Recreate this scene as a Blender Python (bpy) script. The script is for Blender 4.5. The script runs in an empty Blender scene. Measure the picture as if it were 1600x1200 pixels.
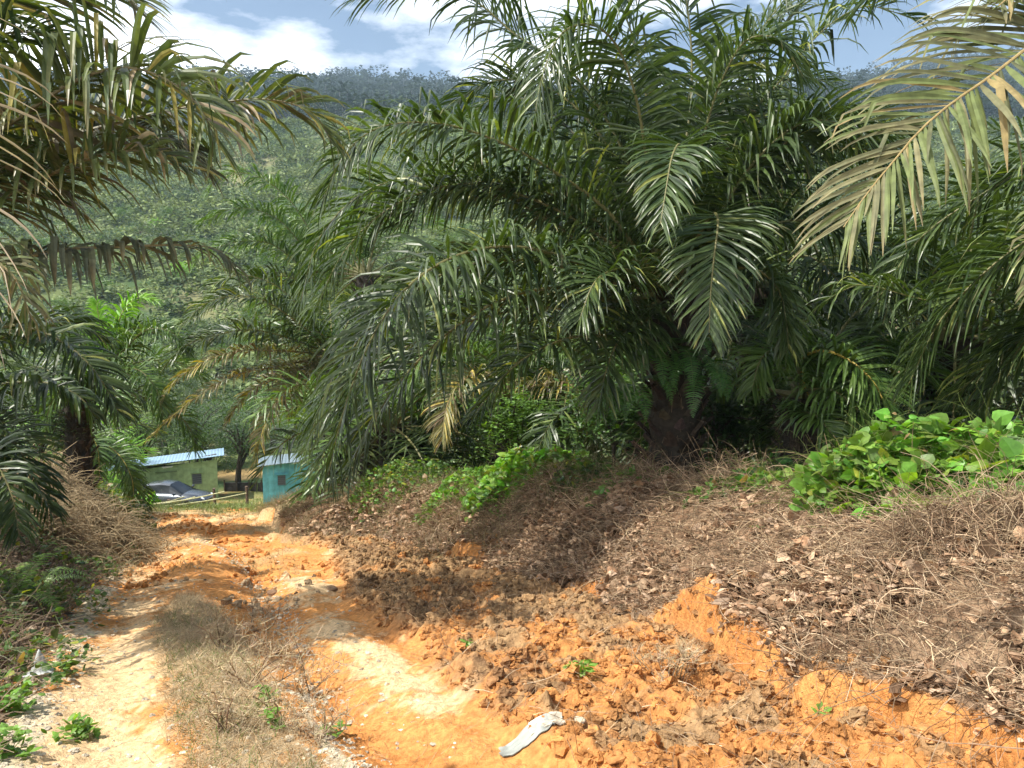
import bpy, math, numpy as np
from mathutils import Vector, Matrix
R = np.random.default_rng(11)
C = bpy.context.scene.collection
PI = math.pi
# ------------------------------------------------------------------ camera
F = 1256.0
PITCH = math.radians(5.9)
cam = bpy.data.cameras.new('camera'); cam.lens = 36*F/1600; cam.sensor_width = 36
cam.clip_start = 0.05; cam.clip_end = 9000
camo = bpy.data.objects.new('camera', cam); C.objects.link(camo)
camo.rotation_euler = (PI/2-PITCH, 0, 0)
bpy.context.scene.camera = camo
cp, sp = math.cos(PITCH), math.sin(PITCH)
def at(px, py, Y):
    u = (px-800)/F; v = (600-py)/F
    k = Y/(cp+v*sp)
    return np.array([u*k, Y, (-sp+v*cp)*k])
# ------------------------------------------------------------------ noise
def _h(ix, iy, s):
    n = (ix.astype(np.int64)*374761393 + iy.astype(np.int64)*668265263 + s*1442695041) & 0x7fffffff
    n = ((n ^ (n >> 13))*1274126177) & 0x7fffffff
    n = (n ^ (n >> 16)) & 0xffff
    return n/65535.0
def vn(x, y, s=0):
    x = np.asarray(x, float); y = np.asarray(y, float)
    ix = np.floor(x); iy = np.floor(y); fx = x-ix; fy = y-iy
    fx = fx*fx*(3-2*fx); fy = fy*fy*(3-2*fy)
    ix = ix.astype(np.int64); iy = iy.astype(np.int64)
    a = _h(ix, iy, s); b = _h(ix+1, iy, s); c = _h(ix, iy+1, s); d = _h(ix+1, iy+1, s)
    return (a*(1-fx)+b*fx)*(1-fy)+(c*(1-fx)+d*fx)*fy
def fbm(x, y, s=0, o=4):
    r = 0; a = .5; t = 0
    for k in range(o):
        r = r+a*vn(x*2**k+17.3*k, y*2**k-9.1*k, s+k); t += a; a *= .5
    return r/t
def sm(a, b, x):
    t = np.clip((x-a)/(b-a), 0, 1); return t*t*(3-2*t)
# ------------------------------------------------------------------ terrain
_yy = np.arange(-30, 2600, .5)
_bt = np.interp(_yy, [-30, 33, 38, 43, 48, 60, 85, 120, 200, 300, 420, 600, 1100, 1500, 2600],
                [-1.7+6.3, -8.63, -9.9, -11.3, -11.9, -12.6, -13, -8, 13, 44, 87, 132, 296, 230, 100])
_k = np.ones(9)/9; _bs = np.convolve(np.pad(_bt, 4, 'edge'), _k, 'valid')
def base(y): return np.interp(y, _yy, _bs)
def e_l(y): return np.interp(y, [-20, 33, 45, 60], [7.4, -15.4, -24, -30])
def e_r(y):
    return (np.interp(y, [-20, 0, 2.5, 4.04, 4.4, 4.9, 6, 7.2, 8.45, 10.5, 12.2, 14.5, 16, 18, 25, 30, 36, 50], [4, 3.4, 2.7, 2.2, 1.95, 1.72, 1.58, 1.36, 1.02, .36, -.64, -1.85, -2.8, -4.95, -8.0, -9.3, -11, -14])
            + .35*(vn(np.asarray(y)*.9, 0*np.asarray(y), 5)-.5)*(np.asarray(y) < 30))
def hb(y): return np.interp(y, [0, 6, 9, 13, 16, 20, 28, 36], [1.10, 1.20, 1.38, 1.48, 1.35, 1.15, .8, 0.0])
def s_of(x, y): 
    a = e_l(y); return (x-a)/(e_r(y)-a)
def pile_mask(x, y):
    s = s_of(x, y); d = x-e_r(y)
    lo = np.interp(y, [0, 4, 5.6, 7.2, 9.5, 13, 17], [.60, .60, .60, .57, .54, .64, .85])
    wob = .06*(fbm(x*1.3, y*1.3, 40, 3)-.5)
    return sm(-.02, .06, s-lo+wob)*sm(.12, -.05, d)*sm(20, 17, y)
def facecut(y):
    t = np.interp(y, [2, 4.2, 4.6, 4.9, 5.2, 5.5, 6.2, 7.1, 7.5, 8.2, 9.0, 10.2, 11.4, 12.3, 12.9, 13.4, 15, 17, 20, 22, 26, 29], [.25, .34, .42, .46, .26, .48, .64, .74, .26, .22, .34, .18, .14, .34, .58, .14, .36, .14, .36, .6, .3, .0])
    return t*(.75+.4*vn(y*2.1, 0*y+3, 9))
def flute(x, y): return .10*(vn(y*2.6+x*.6, 0*x, 21)-.5)+.05*(vn(y*9+x*2, 0*x, 23)-.5)
def H(x, y, fine=True):
    x = np.asarray(x, float); y = np.asarray(y, float)
    z = base(y)
    dr = x-e_r(y); dl = e_l(y)-x; s = s_of(x, y)
    near = sm(62, 46, y)
    # scraped clay face, then slope, then shelf
    hbb = hb(y)*np.where(y > 30, sm(40, 32, y), 1)
    dd = dr+flute(x, y)     # grooves left by bucket teeth
    face = sm(0, .20, dd)*facecut(y)
    frac = .35*sm(.1, 1.1, dd)+.65*sm(.3, 2.4, dd)
    prof = face+frac*(hbb-face)+.03*np.clip(dr-2.3, 0, 30)
    prof = np.where(hbb > .02, np.minimum(prof, hbb+.6)*sm(0, .1, hbb), 0)
    z = z+np.where(dr > -.3, prof, 0)*near
    # left bank
    hl = np.interp(y, [0, 4, 8, 13, 18, 24, 30, 36], [.7, .8, 1.15, .95, 1.25, .8, .35, 0])
    z = z+hl*sm(.05, 1.7, dl+.25*(vn(x*1.5, y*1.5, 31)-.5))*near - near*.10*np.clip(dl-4.5, 0, 8)
    onroad = sm(-.25, .1, -dr)*sm(-.25, .1, -dl)*sm(34, 26, y)
    # ruts and middle ridge
    c1 = np.interp(y, [4, 8, 14, 22], [.15, .09, .12, .2]); c2 = np.interp(y, [4, 8, 14, 22], [.49, .36, .45, .6])
    rut = -.07*np.exp(-((s-c1)/.06)**2)-.09*np.exp(-((s-c2)/.05)**2)
    hump = .05*np.exp(-((s-(c1+c2)/2)/.09)**2)+.06*np.exp(-((s-c2-.12)/.06)**2)*sm(2, 6, y)*sm(14, 9, y)
    z = z+onroad*(rut+hump+.16*(fbm(x*.8, y*.8, 60, 3)-.5)*sm(3, 12, y)*1.5+.14*(fbm(x*2.5, y*1.6, 61, 4)-.5)*sm(11, 16, y))
    p = pile_mask(x, y)
    if fine:
        b1 = np.abs(vn(x*2.3, y*2.3, 71)-.5)*2; b2 = np.abs(vn(x*6, y*6, 72)-.5)*2; b3 = np.abs(vn(x*15, y*15, 73)-.5)*2
        z = z+p*(.02+.13*(1-b1)+.09*(1-b2)**1.5+.05*(1-b3))
        tr = np.exp(-((s-c1)/.035)**2)+np.exp(-((s-c2)/.03)**2); z = z+onroad*(1-p)*tr*.012*np.sign(np.sin((y+.45*x)*2*PI/.075+1.2*np.sin(x*9)))*sm(.45, .6, fbm(x*1.2, y*1.2, 66, 3))
        z = z+onroad*(1-p)*(.07*(fbm(x*3, y*3, 80, 4)-.5)+.035*(fbm(x*12, y*12, 81, 4)-.5)+.012*(1-np.abs(vn(x*22, y*22, 82)-.5)*2))
        rock = sm(.62, .8, fbm(x*1.1+5, y*1.1, 90, 3))*sm(8, 9.5, y)*sm(15, 12, y)*onroad
        z = z+rock*.06*(1-np.abs(vn(x*4, y*4, 91)-.5)*2)
        bank = (sm(.1, .5, dr)+sm(.1, .6, dl))*near
        z = z+bank*(.20*(fbm(x*1.7, y*1.7, 100, 4)-.5)+.14*(fbm(x*7, y*7, 101, 3)-.5))
    else:
        z = z+p*.12
    # far hills
    u = x/np.maximum(y, 1)
    rf = np.interp(u, [-1.1, -.6, -.25, 0, .27, .42, .64, 1.1], [.24, .262, .264, .248, .236, .262, .295, .25])/.27
    z = z*np.where(y > 300, 1+(rf-1)*sm(300, 1000, y), 1)
    am = sm(85, 300, y)
    z = z+am*(14*(fbm(x/90, y/90, 110, 3)-.5)+30*sm(400, 900, y)*(fbm(x/160, y/160, 120, 4)-.5)*.6)
    z = z+sm(70, 130, y)*1.2*(fbm(x/6, y/6, 130, 3)-.5)*sm(900, 400, y)
    return z
# ------------------------------------------------------------------ mesh helpers
def mk(name, V, Q, mats, col=None, mi=None, parent=None, smooth=False):
    me = bpy.data.meshes.new(name)
    V = np.ascontiguousarray(V, dtype=np.float32); Q = np.ascontiguousarray(Q, dtype=np.int32)
    me.vertices.add(len(V)); me.vertices.foreach_set('co', V.ravel())
    k = Q.shape[1]
    me.loops.add(Q.size); me.loops.foreach_set('vertex_index', Q.ravel())
    me.polygons.add(len(Q)); me.polygons.foreach_set('loop_start', np.arange(0, Q.size, k, dtype=np.int32))
    for m in (mats if isinstance(mats, (list, tuple)) else [mats]): me.materials.append(m)
    if mi is not None: me.polygons.foreach_set('material_index', np.ascontiguousarray(mi, dtype=np.int32))
    me.polygons.foreach_set('use_smooth', np.full(len(Q), smooth, dtype=bool))
    if col is not None:
        a = me.color_attributes.new('Col', 'FLOAT_COLOR', 'POINT')
        c4 = np.ones((len(V), 4), np.float32); c4[:, :3] = col
        a.data.foreach_set('color', c4.ravel())
    me.update(calc_edges=True); me.validate()
    o = bpy.data.objects.new(name, me); C.objects.link(o)
    if parent is not None: o.parent = parent
    return o
class Acc:
    def __init__(s): s.V = []; s.Q = []; s.C = []; s.M = []; s.n = 0
    def add(s, V, Q, c, m=0):
        V = np.asarray(V, float).reshape(-1, 3); Q = np.asarray(Q).reshape(-1, 4)
        s.V.append(V); s.Q.append(Q+s.n); s.n += len(V)
        s.C.append(np.broadcast_to(np.asarray(c, float), (len(V), 3))); s.M.append(np.full(len(Q), m))
    def build(s, name, mats, parent=None, smooth=False, org=None):
        V = np.concatenate(s.V)
        if org is not None: V = V-np.asarray(org)
        return mk(name, V, np.concatenate(s.Q), mats, np.concatenate(s.C), np.concatenate(s.M), parent, smooth)
def nrm(v): return v/np.maximum(np.linalg.norm(v, axis=-1, keepdims=True), 1e-9)
def ribbon(acc, P, W, col, m=0, fold=.25):
    """P (n,k,3) spine, W (n,k,3) half width vectors, folded along the spine"""
    n, k, _ = P.shape
    T = np.gradient(P, axis=1); N = nrm(np.cross(T, W))*np.linalg.norm(W, axis=-1, keepdims=True)*fold
    V = np.stack([P-W+N, P, P+W+N], 2).reshape(-1, 3)
    i = (np.arange(n)[:, None]*k+np.arange(k-1)[None])*3
    q = []
    for a in (0, 1): q.append(np.stack([i+a, i+a+1, i+a+4, i+a+3], -1).reshape(-1, 4))
    c = np.repeat(np.asarray(col, float).reshape(n, -1, 3), 1, 1)
    if c.shape[1] == 1: c = np.broadcast_to(c, (n, k, 3))
    c = np.repeat(c.reshape(n*k, 3), 3, 0)
    acc.add(V, np.concatenate(q), c, m)
def flat(acc, P, W, col, m=0):
    n, k, _ = P.shape
    V = np.stack([P-W, P+W], 2).reshape(-1, 3)
    i = (np.arange(n)[:, None]*k+np.arange(k-1)[None])*2
    Q = np.stack([i, i+1, i+3, i+2], -1).reshape(-1, 4)
    c = np.repeat(np.broadcast_to(np.asarray(col, float).reshape(n, 1, 3), (n, k, 3)).reshape(-1, 3), 2, 0)
    acc.add(V, Q, c, m)
def tube(acc, P, r, col, m=0, sides=4):
    """P (n,k,3), r (n,k)"""
    P = np.asarray(P, float)
    if P.ndim == 2: P = P[None]; r = np.asarray(r, float)[None]
    n, k, _ = P.shape
    T = nrm(np.gradient(P, axis=1))
    ref = np.where(np.abs(T[:, :1, 2:3]) > .9, np.array([1., 0, 0]), np.array([0, 0, 1.]))
    ref = np.broadcast_to(ref, T.shape)
    A = nrm(np.cross(T, ref)); B = np.cross(T, A)
    ang = np.arange(sides)*2*PI/sides
    V = P[:, :, None]+r[..., None, None]*(A[:, :, None]*np.cos(ang)[:, None]+B[:, :, None]*np.sin(ang)[:, None])
    i = (np.arange(n)[:, None]*k+np.arange(k-1)[None])*sides
    Q = []
    for a in range(sides):
        b = (a+1) % sides
        Q.append(np.stack([i+a, i+b, i+sides+b, i+sides+a], -1).reshape(-1, 4))
    c = np.asarray(col, float)
    if c.ndim == 2: c = np.repeat(c, k*sides, 0)
    acc.add(V.reshape(-1, 3), np.concatenate(Q), c, m)
def box(acc, lo, hi, col=(1, 1, 1), m=0, M=None):
    x0, y0, z0 = lo; x1, y1, z1 = hi
    V = np.array([[x0, y0, z0], [x1, y0, z0], [x1, y1, z0], [x0, y1, z0], [x0, y0, z1], [x1, y0, z1], [x1, y1, z1], [x0, y1, z1]], float)
    if M is not None: V = V@M.T
    acc.add(V, [[0, 3, 2, 1], [4, 5, 6, 7], [0, 1, 5, 4], [1, 2, 6, 5], [2, 3, 7, 6], [3, 0, 4, 7]], col, m)
def tag(o, label=None, cat=None, group=None, kind=None):
    if label: o['label'] = label
    if cat: o['category'] = cat
    if group: o['group'] = group
    if kind: o['kind'] = kind
    return o
def empty(name, loc, rz=0):
    o = bpy.data.objects.new(name, None); C.objects.link(o)
    o.location = tuple(float(v) for v in loc); o.rotation_euler = (0, 0, rz); return o
# ------------------------------------------------------------------ materials
def newmat(name):
    m = bpy.data.materials.new(name); m.use_nodes = True
    nt = m.node_tree; b = nt.nodes['Principled BSDF']; return m, nt, b
def mat_attr(name, rough=.8, noise=(30, .25), bump=0, spec=.3, transl=0, tcol=(1.6, 1.5, .5), bumpscale=60, bdist=.01, rnoise=0):
    """colour from the mesh's own colour attribute, broken up by a procedural noise"""
    m, nt, b = newmat(name); N = nt.nodes; L = nt.links
    a = N.new('ShaderNodeAttribute'); a.attribute_name = 'Col'
    co = N.new('ShaderNodeTexCoord')
    nz = N.new('ShaderNodeTexNoise'); nz.inputs['Scale'].default_value = noise[0]; nz.inputs['Detail'].default_value = 5
    L.new(co.outputs['Object'], nz.inputs['Vector'])
    mr = N.new('ShaderNodeMapRange'); mr.inputs[1].default_value = .25; mr.inputs[2].default_value = .75
    mr.inputs[3].default_value = 1-noise[1]; mr.inputs[4].default_value = 1+noise[1]
    L.new(nz.outputs[0], mr.inputs[0])
    vm = N.new('ShaderNodeVectorMath'); vm.operation = 'SCALE'
    L.new(a.outputs['Color'], vm.inputs[0]); L.new(mr.outputs[0], vm.inputs['Scale'])
    L.new(vm.outputs[0], b.inputs['Base Color'])
    b.inputs['Roughness'].default_value = rough; b.inputs['Specular IOR Level'].default_value = spec
    if bump:
        n2 = N.new('ShaderNodeTexNoise'); n2.inputs['Scale'].default_value = bumpscale; n2.inputs['Detail'].default_value = 8
        n2.inputs['Roughness'].default_value = .65
        L.new(co.outputs['Object'], n2.inputs['Vector'])
        bp = N.new('ShaderNodeBump'); bp.inputs['Strength'].default_value = bump; bp.inputs['Distance'].default_value = bdist
        L.new(n2.outputs[0], bp.inputs['Height']); L.new(bp.outputs[0], b.inputs['Normal'])
    if transl:
        t = N.new('ShaderNodeBsdfTranslucent'); v2 = N.new('ShaderNodeVectorMath'); v2.operation = 'MULTIPLY'
        v2.inputs[1].default_value = tcol; L.new(vm.outputs[0], v2.inputs[0]); L.new(v2.outputs[0], t.inputs['Color'])
        mx = N.new('ShaderNodeMixShader'); mx.inputs[0].default_value = transl
        out = N['Material Output']; L.new(b.outputs[0], mx.inputs[1]); L.new(t.outputs[0], mx.inputs[2]); L.new(mx.outputs[0], out.inputs['Surface'])
    return m
M_leaf = mat_attr('palm_leaf', .37, (9, .35), spec=.36, transl=.17, tcol=(2.4, 2.6, .5))
M_dryfrond = mat_attr('dry_palm_leaf', .6, (14, .4), spec=.25, transl=.12, tcol=(1.6, 1.5, .6))
M_rach = mat_attr('palm_rachis', .55, (40, .3), spec=.4)
M_bark = mat_attr('bark', .95, (14, .5), bump=.8, bumpscale=25, bdist=.04)
M_dry = mat_attr('dry_litter', .85, (25, .3), spec=.15, transl=.15, tcol=(1.2, 1.1, .8))
M_green = mat_attr('vine_leaf', .42, (20, .25), spec=.4, transl=.35, tcol=(1.8, 1.8, .4))
M_far = mat_attr('far_leaf', .9, (.4, .3), spec=.08, transl=.12, tcol=(1.6, 1.7, .5))
M_soil = mat_attr('soil', .95, (22, .35), bump=.9, bumpscale=45, spec=.1, bdist=.03)
M_stone = mat_attr('stone', .85, (18, .4), bump=.8, bumpscale=35, spec=.25)
M_paint = mat_attr('painted_board', .75, (3.5, .32), bump=.15, bumpscale=30, spec=.3)
# ------------------------------------------------------------------ ground sheet
def soil_colour(x, y):
    s = s_of(x, y); dr = x-e_r(y); dl = e_l(y)-x
    n1 = fbm(x*.9, y*.9, 200, 4); n2 = fbm(x*4, y*4, 210, 4); n3 = fbm(x*18, y*18, 220, 3)
    def mix(a, b, t): return a+(b-a)*np.clip(t, 0, 1)[..., None]
    orange = np.array([.60, .275, .088]); deep = np.array([.50, .195, .055]); pale = np.array([.70, .49, .27]); grey = np.array([.66, .54, .36])
    brown = np.array([.22, .135, .08]); dark = np.array([.10, .065, .042]); litter = np.array([.33, .22, .135]); green = np.array([.075, .105, .03])
    c = np.broadcast_to(orange, x.shape+(3,)).copy()
    c = mix(c, deep, sm(.45, .7, n2)*.7)
    # pale compacted parts of the track
    lt = np.exp(-((s-.12)/.10)**2)*np.interp(y, [3, 7, 12, 20], [1.5, 1.1, .6, .3])
    c2 = np.interp(y, [4, 8, 14, 22], [.49, .36, .45, .6])
    hump = np.exp(-((s-c2-.11)/.06)**2)*sm(4, 6, y)*sm(16, 9, y)
    c = mix(c, pale, sm(.35, .75, lt*.62+hump*.55+(n1-.5)*1.2+(n2-.5)*.9+(n3-.5)*.5+.24*sm(9, 14, y)))
    c = mix(c, grey, sm(.55, .8, np.exp(-((s-.03)/.05)**2)*.75+np.exp(-((s-.40)/.02)**2)*.8*sm(8, 5, y)+(n2-.5)*.9)*sm(16, 9, y))
    # strip of dead grass between the wheel tracks
    g0 = np.interp(y, [3, 8, 9.6], [.27, .17, .2]); g1 = np.interp(y, [3, 8, 9.6], [.39, .30, .25])
    strip = sm(-.03, .03, s-g0+(n2-.5)*.1)*sm(-.03, .03, g1-s+(n2-.5)*.1)*sm(10.4, 8.6, y)
    c = mix(c, np.array([.42, .31, .17]), strip*.8)
    # brown-grey and pale patches on the upper track
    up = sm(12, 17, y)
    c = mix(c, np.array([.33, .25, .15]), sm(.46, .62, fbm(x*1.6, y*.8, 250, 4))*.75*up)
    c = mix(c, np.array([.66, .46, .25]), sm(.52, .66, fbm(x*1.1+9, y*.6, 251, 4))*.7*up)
    # loose pile
    p = pile_mask(x, y)
    pc = mix(np.broadcast_to(np.array([.53, .24, .078]), c.shape), np.array([.38, .235, .115]), sm(.40, .62, n2+.25*sm(5, 10, y)-.06))
    pc = mix(pc, np.array([.22, .13, .07]), sm(.48, .70, n3*.5+n1*.5)*.8)
    c = mix(c, pc, p)
    # banks
    bank = sm(-.05, .03, dr+flute(x, y)+.10*(n3-.5)+.10*(vn(y*3.2+x*.7, x*.2, 230)-.5)-.21*sm(.16, .36, facecut(y)))
    bc = mix(np.broadcast_to(litter, c.shape), brown, sm(.35, .7, n2)); bc = mix(bc, dark, sm(.5, .75, n3))
    bc = mix(bc, green, sm(2.0, 3.5, dr)*.8)
    bc = mix(bc, np.array([.26, .22, .11]), sm(14, 22, y)*.6)
    on = sm(52, 40, y)
    c = mix(c, bc, bank*on)
    lb = sm(.0, .5, dl+.5*(n2-.5))
    lc = mix(np.broadcast_to(np.array([.20, .14, .095]), c.shape), dark, sm(.4, .7, n2)); lc = mix(lc, green, sm(.9, 2.2, dl+n1)*.8)
    c = mix(c, lc, lb*on)
    # yard with grass
    gy = sm(.40, .60, n1*.55+n2*.45+.12*sm(28, 36, y))*sm(25, 34, y)
    c = mix(c, np.array([.20, .21, .075]), gy*.9)
    far = sm(47, 52, y); fc = mix(np.broadcast_to(np.array([.10, .125, .045]), c.shape), np.array([.05, .085, .03]), sm(.4, .7, fbm(x/7, y/7, 240, 4)))
    fc = mix(fc, np.array([.17, .17, .08]), sm(.60, .75, fbm(x/25, y/25, 241, 4))*sm(90, 120, y))
    yard = sm(.6, .3, np.hypot((x+19.5)/4.5, (y-57)/6)+.3*(n1-.5))
    fc = mix(fc, np.array([.50, .33, .14]), yard*.85)
    clr = sm(1, .5, np.hypot((x-19)/16, (y-150)/16)+.6*(fbm(x/5, y/5, 77, 3)-.5))
    fc = mix(fc, np.array([.42, .27, .14]), clr)
    fc = mix(fc, np.array([.03, .05, .022]), sm(400, 470, y))
    return mix(c, fc, far)
v0 = np.concatenate([np.geomspace(.6, 5.2, 24, endpoint=False), np.geomspace(5.2, 60, 980, endpoint=False), np.geomspace(60, 1700, 300)])
uu = np.linspace(-1.15, 1.15, 1020); uu = .62*uu+.38*uu**3/1.15**2
VV, UU = np.meshgrid(v0, uu, indexing='ij')
GX = UU*VV; GY = VV-4.0
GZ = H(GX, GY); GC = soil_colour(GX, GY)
nr, nc = GX.shape
P = np.stack([GX, GY, GZ], -1).reshape(-1, 3); GC = GC.reshape(-1, 3)
ii = (np.arange(nr-1)[:, None]*nc+np.arange(nc-1)[None])
Q = np.stack([ii, ii+1, ii+nc+1, ii+nc], -1).reshape(-1, 4)
cx = P[Q[:, 0], 0]; cy = P[Q[:, 0], 1]
cdr = cx-e_r(cy); cdl = e_l(cy)-cx
zone = np.where(cy > 85, 3, np.where((cdr < .1) & (cdl < .05) & (cy < 36), 0, np.where((cdr >= .1) & (cdr < 2.6) & (cy < 36), 1, 2)))
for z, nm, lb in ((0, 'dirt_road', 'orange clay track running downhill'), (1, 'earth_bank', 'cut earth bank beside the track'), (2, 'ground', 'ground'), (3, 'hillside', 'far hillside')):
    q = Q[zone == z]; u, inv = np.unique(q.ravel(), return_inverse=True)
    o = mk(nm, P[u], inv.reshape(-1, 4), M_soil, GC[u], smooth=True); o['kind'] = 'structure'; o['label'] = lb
del GX, GY, GZ, VV, UU
# ------------------------------------------------------------------ palms
def spline(ctrl, n):
    c = np.asarray(ctrl, float); m = len(c)
    d = np.r_[0, np.cumsum(np.linalg.norm(np.diff(c, axis=0), axis=1)**.7)]; t = np.linspace(0, d[-1], n)
    # natural-ish Catmull-Rom
    out = np.zeros((n, 3)); tan = np.gradient(c, d, axis=0)
    k = np.clip(np.searchsorted(d, t, 'right')-1, 0, m-2); h = (d[k+1]-d[k])[:, None]; w = ((t-d[k])/(d[k+1]-d[k]))[:, None]
    out = ((2*w**3-3*w**2+1)*c[k]+(w**3-2*w**2+w)*h*tan[k]+(-2*w**3+3*w**2)*c[k+1]+(w**3-w**2)*h*tan[k+1])
    L = np.r_[0, np.cumsum(np.linalg.norm(np.diff(out, axis=0), axis=1))]
    q = np.linspace(0, L[-1], n); return np.stack([np.interp(q, L, out[:, j]) for j in range(3)], 1), L[-1]
G1 = ((.040, .078, .020), (.062, .112, .026), (.105, .150, .040))
def palette(n, kind):
    r = R.random((n, 1)); k = R.random(n)
    if kind == 'green':
        c = np.array([.021, .041, .013])*(1-r)+np.array([.070, .105, .030])*r
        c[k > .985] = (.24, .26, .07); c[(k > .96) & (k <= .985)] = (.14, .18, .05)
    elif kind == 'fresh':
        c = np.array([.045, .095, .020])*(1-r)+np.array([.105, .17, .038])*r
    elif kind == 'bright':
        c = np.array([.13, .28, .03])*(1-r)+np.array([.20, .36, .05])*r
    elif kind == 'dull':
        c = np.array([.048, .072, .024])*(1-r)+np.array([.115, .142, .045])*r
        c[k > .92] = (.26, .22, .06); c[k > .97] = (.30, .23, .14); c[(k < .08)] = (.12, .10, .07)
    elif kind == 'grey':
        c = np.array([.055, .064, .036])*(1-r)+np.array([.110, .120, .066])*r
        c[k > .88] = (.15, .17, .06)
    elif kind == 'tan':
        c = np.array([.075, .082, .036])*(1-r)+np.array([.19, .175, .085])*r
        c[k > .93] = (.22, .17, .07); c[k < .4] = (.11, .135, .045)
    elif kind == 'straw':
        c = np.array([.22, .17, .11])*(1-r)+np.array([.36, .28, .19])*r
    elif kind == 'yellow':
        c = np.array([.10, .115, .042])*(1-r)+np.array([.25, .23, .10])*r
        c[k > .9] = (.36, .28, .06); c[k < .15] = (.18, .13, .075)
    return c
def frond(acc, ctrl, kind='green', nl=95, ll=.85, w=.024, droop=1.0, K=6, stiff=.3, foldp=.25, pet=.12, rr=.028, ragged=.08, up=1.0, simple=False, spread=1.0, rcol=None, roll=0, fat=True):
    if fat and not simple: nl = int(nl*1.35); ll = ll*1.12; w = w*1.05; droop = droop*1.15; foldp = foldp*.7
    ns = 40 if not simple else 14
    S, L = spline(ctrl, ns); T = nrm(np.gradient(S, axis=0))
    tt = np.linspace(0, 1, ns)
    rc = rcol if rcol is not None else ((.15, .14, .05) if kind in ('green', 'fresh') else (.15, .13, .06) if kind in ('dull', 'grey') else (.28, .21, .09))
    tube(acc, S, rr*(1.25-1.1*tt)*np.where(tt < .1, 1+3*(.1-tt)/.1*.5, 1), rc, 1, 3 if simple else 6)
    for sgn in (-1, 1):
        n = nl
        t = pet+(1-pet)*np.sort((np.arange(n)+R.uniform(-.4, .4, n))/n).clip(0, .997)
        keep = R.random(n) > ragged; t = t[keep]; n = len(t)
        f = t*(ns-1); i0 = np.minimum(f.astype(int), ns-2); fr = (f-i0)[:, None]
        B = S[i0]*(1-fr)+S[i0+1]*fr; TT = nrm(T[i0]*(1-fr)+T[i0+1]*fr)
        Z = np.array([0, 0, 1.])
        side = np.cross(TT, Z); bad = np.linalg.norm(side, axis=1) < .15
        side[bad] = np.cross(TT[bad], np.array([0, -1., .3])); side = nrm(side)*sgn
        upv = nrm(np.cross(side, TT)*sgn)
        upv = upv*np.where(upv[:, 2:3] < -.2, -1, 1)
        rank = R.choice([40., 16., -16.], n)*spread*up+R.normal(0, 5, n)+roll*sgn
        th = np.radians(rank)[:, None]; al = np.radians(np.interp((t-pet)/(1-pet), [0, .5, 1], [76, 66, 30])+R.normal(0, 5, n))[:, None]
        d = np.cos(al)*TT+np.sin(al)*(np.cos(th)*side+np.sin(th)*upv)
        x = (t-pet)/(1-pet)
        l = ll*(.42+.58*np.sin(PI*np.clip(x*.92+.10, 0, 1))**.8)*R.uniform(.9, 1.07, n)
        l *= np.where(R.random(n) < ragged, R.uniform(.4, .8, n), 1)
        ds = (l/(K-1))[:, None]
        Pk = [B]; dk = []
        g = droop*R.uniform(.75, 1.25, (n, 1))
        fk = np.where(R.random(n) < foldp, R.integers(1, max(2, K-2), n), 99)
        for k in range(K-1):
            dk.append(d); Pk.append(Pk[-1]+d*ds)
            d = d+np.array([0, 0, -1.])*g*np.clip((k+.8)/K-stiff*.5, .04, 1)*1.15*(1-.6*np.clip(-d[:, 2:3], 0, 1))
            d = np.where((fk == k)[:, None], d*.35+np.array([0, 0, -.9])*R.uniform(.6, 1.1, (n, 1)), d)
            d = nrm(d+R.normal(0, .014, (n, 3)))
        dk.append(d)
        Pk = np.stack(Pk, 1); dk = np.stack(dk, 1)
        tw = R.normal(0, .22, (n, 1))
        Wd = TT+tw*np.cross(TT, dk[:, 0])
        Wk = []
        for k in range(K):
            Wd = nrm(Wd-dk[:, k]*np.sum(Wd*dk[:, k], 1, keepdims=True)); Wk.append(Wd)
        Wk = np.stack(Wk, 1)
        prof = np.interp(np.linspace(0, 1, K), [0, .12, .4, .75, 1], [.35, .85, 1, .68, .06])
        wd = w*R.uniform(.75, 1.2, n)*(.55+.45*np.sin(PI*np.clip(x*.9+.1, 0, 1)))
        Wk = Wk*(wd[:, None]*prof[None])[..., None]
        c = palette(n, kind)[:, None]*np.ones((1, K, 1))
        if kind in ('green', 'dull', 'tan', 'grey', 'yellow'):
            tipd = (R.random(n) < (.5 if kind != 'green' else .15))
            c[tipd, -1] = c[tipd, -1]*.4+np.array([.26, .20, .10])*.6
            if kind != 'green': c[tipd, -2] = c[tipd, -2]*.7+np.array([.26, .20, .10])*.3
        if simple: flat(acc, Pk, Wk, c[:, 0], 0)
        else: ribbon(acc, Pk, Wk, c, 0, .28)
    return acc
def petiole_pts(rad, az, el, L, curl, n=6, tip=0):
    """control points of a crown frond leaving at elevation el and arching over"""
    pts = []; p = np.zeros(3); e = el
    hz = np.array([math.cos(az), math.sin(az), 0])
    p = hz*rad
    for k in range(n):
        pts.append(p.copy()); p = p+(hz*math.cos(e)+np.array([0, 0, 1.])*math.sin(e))*L/(n-1); e -= curl*(.5+k*.28)
        e = max(e, -1.45)
    return pts
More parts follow.
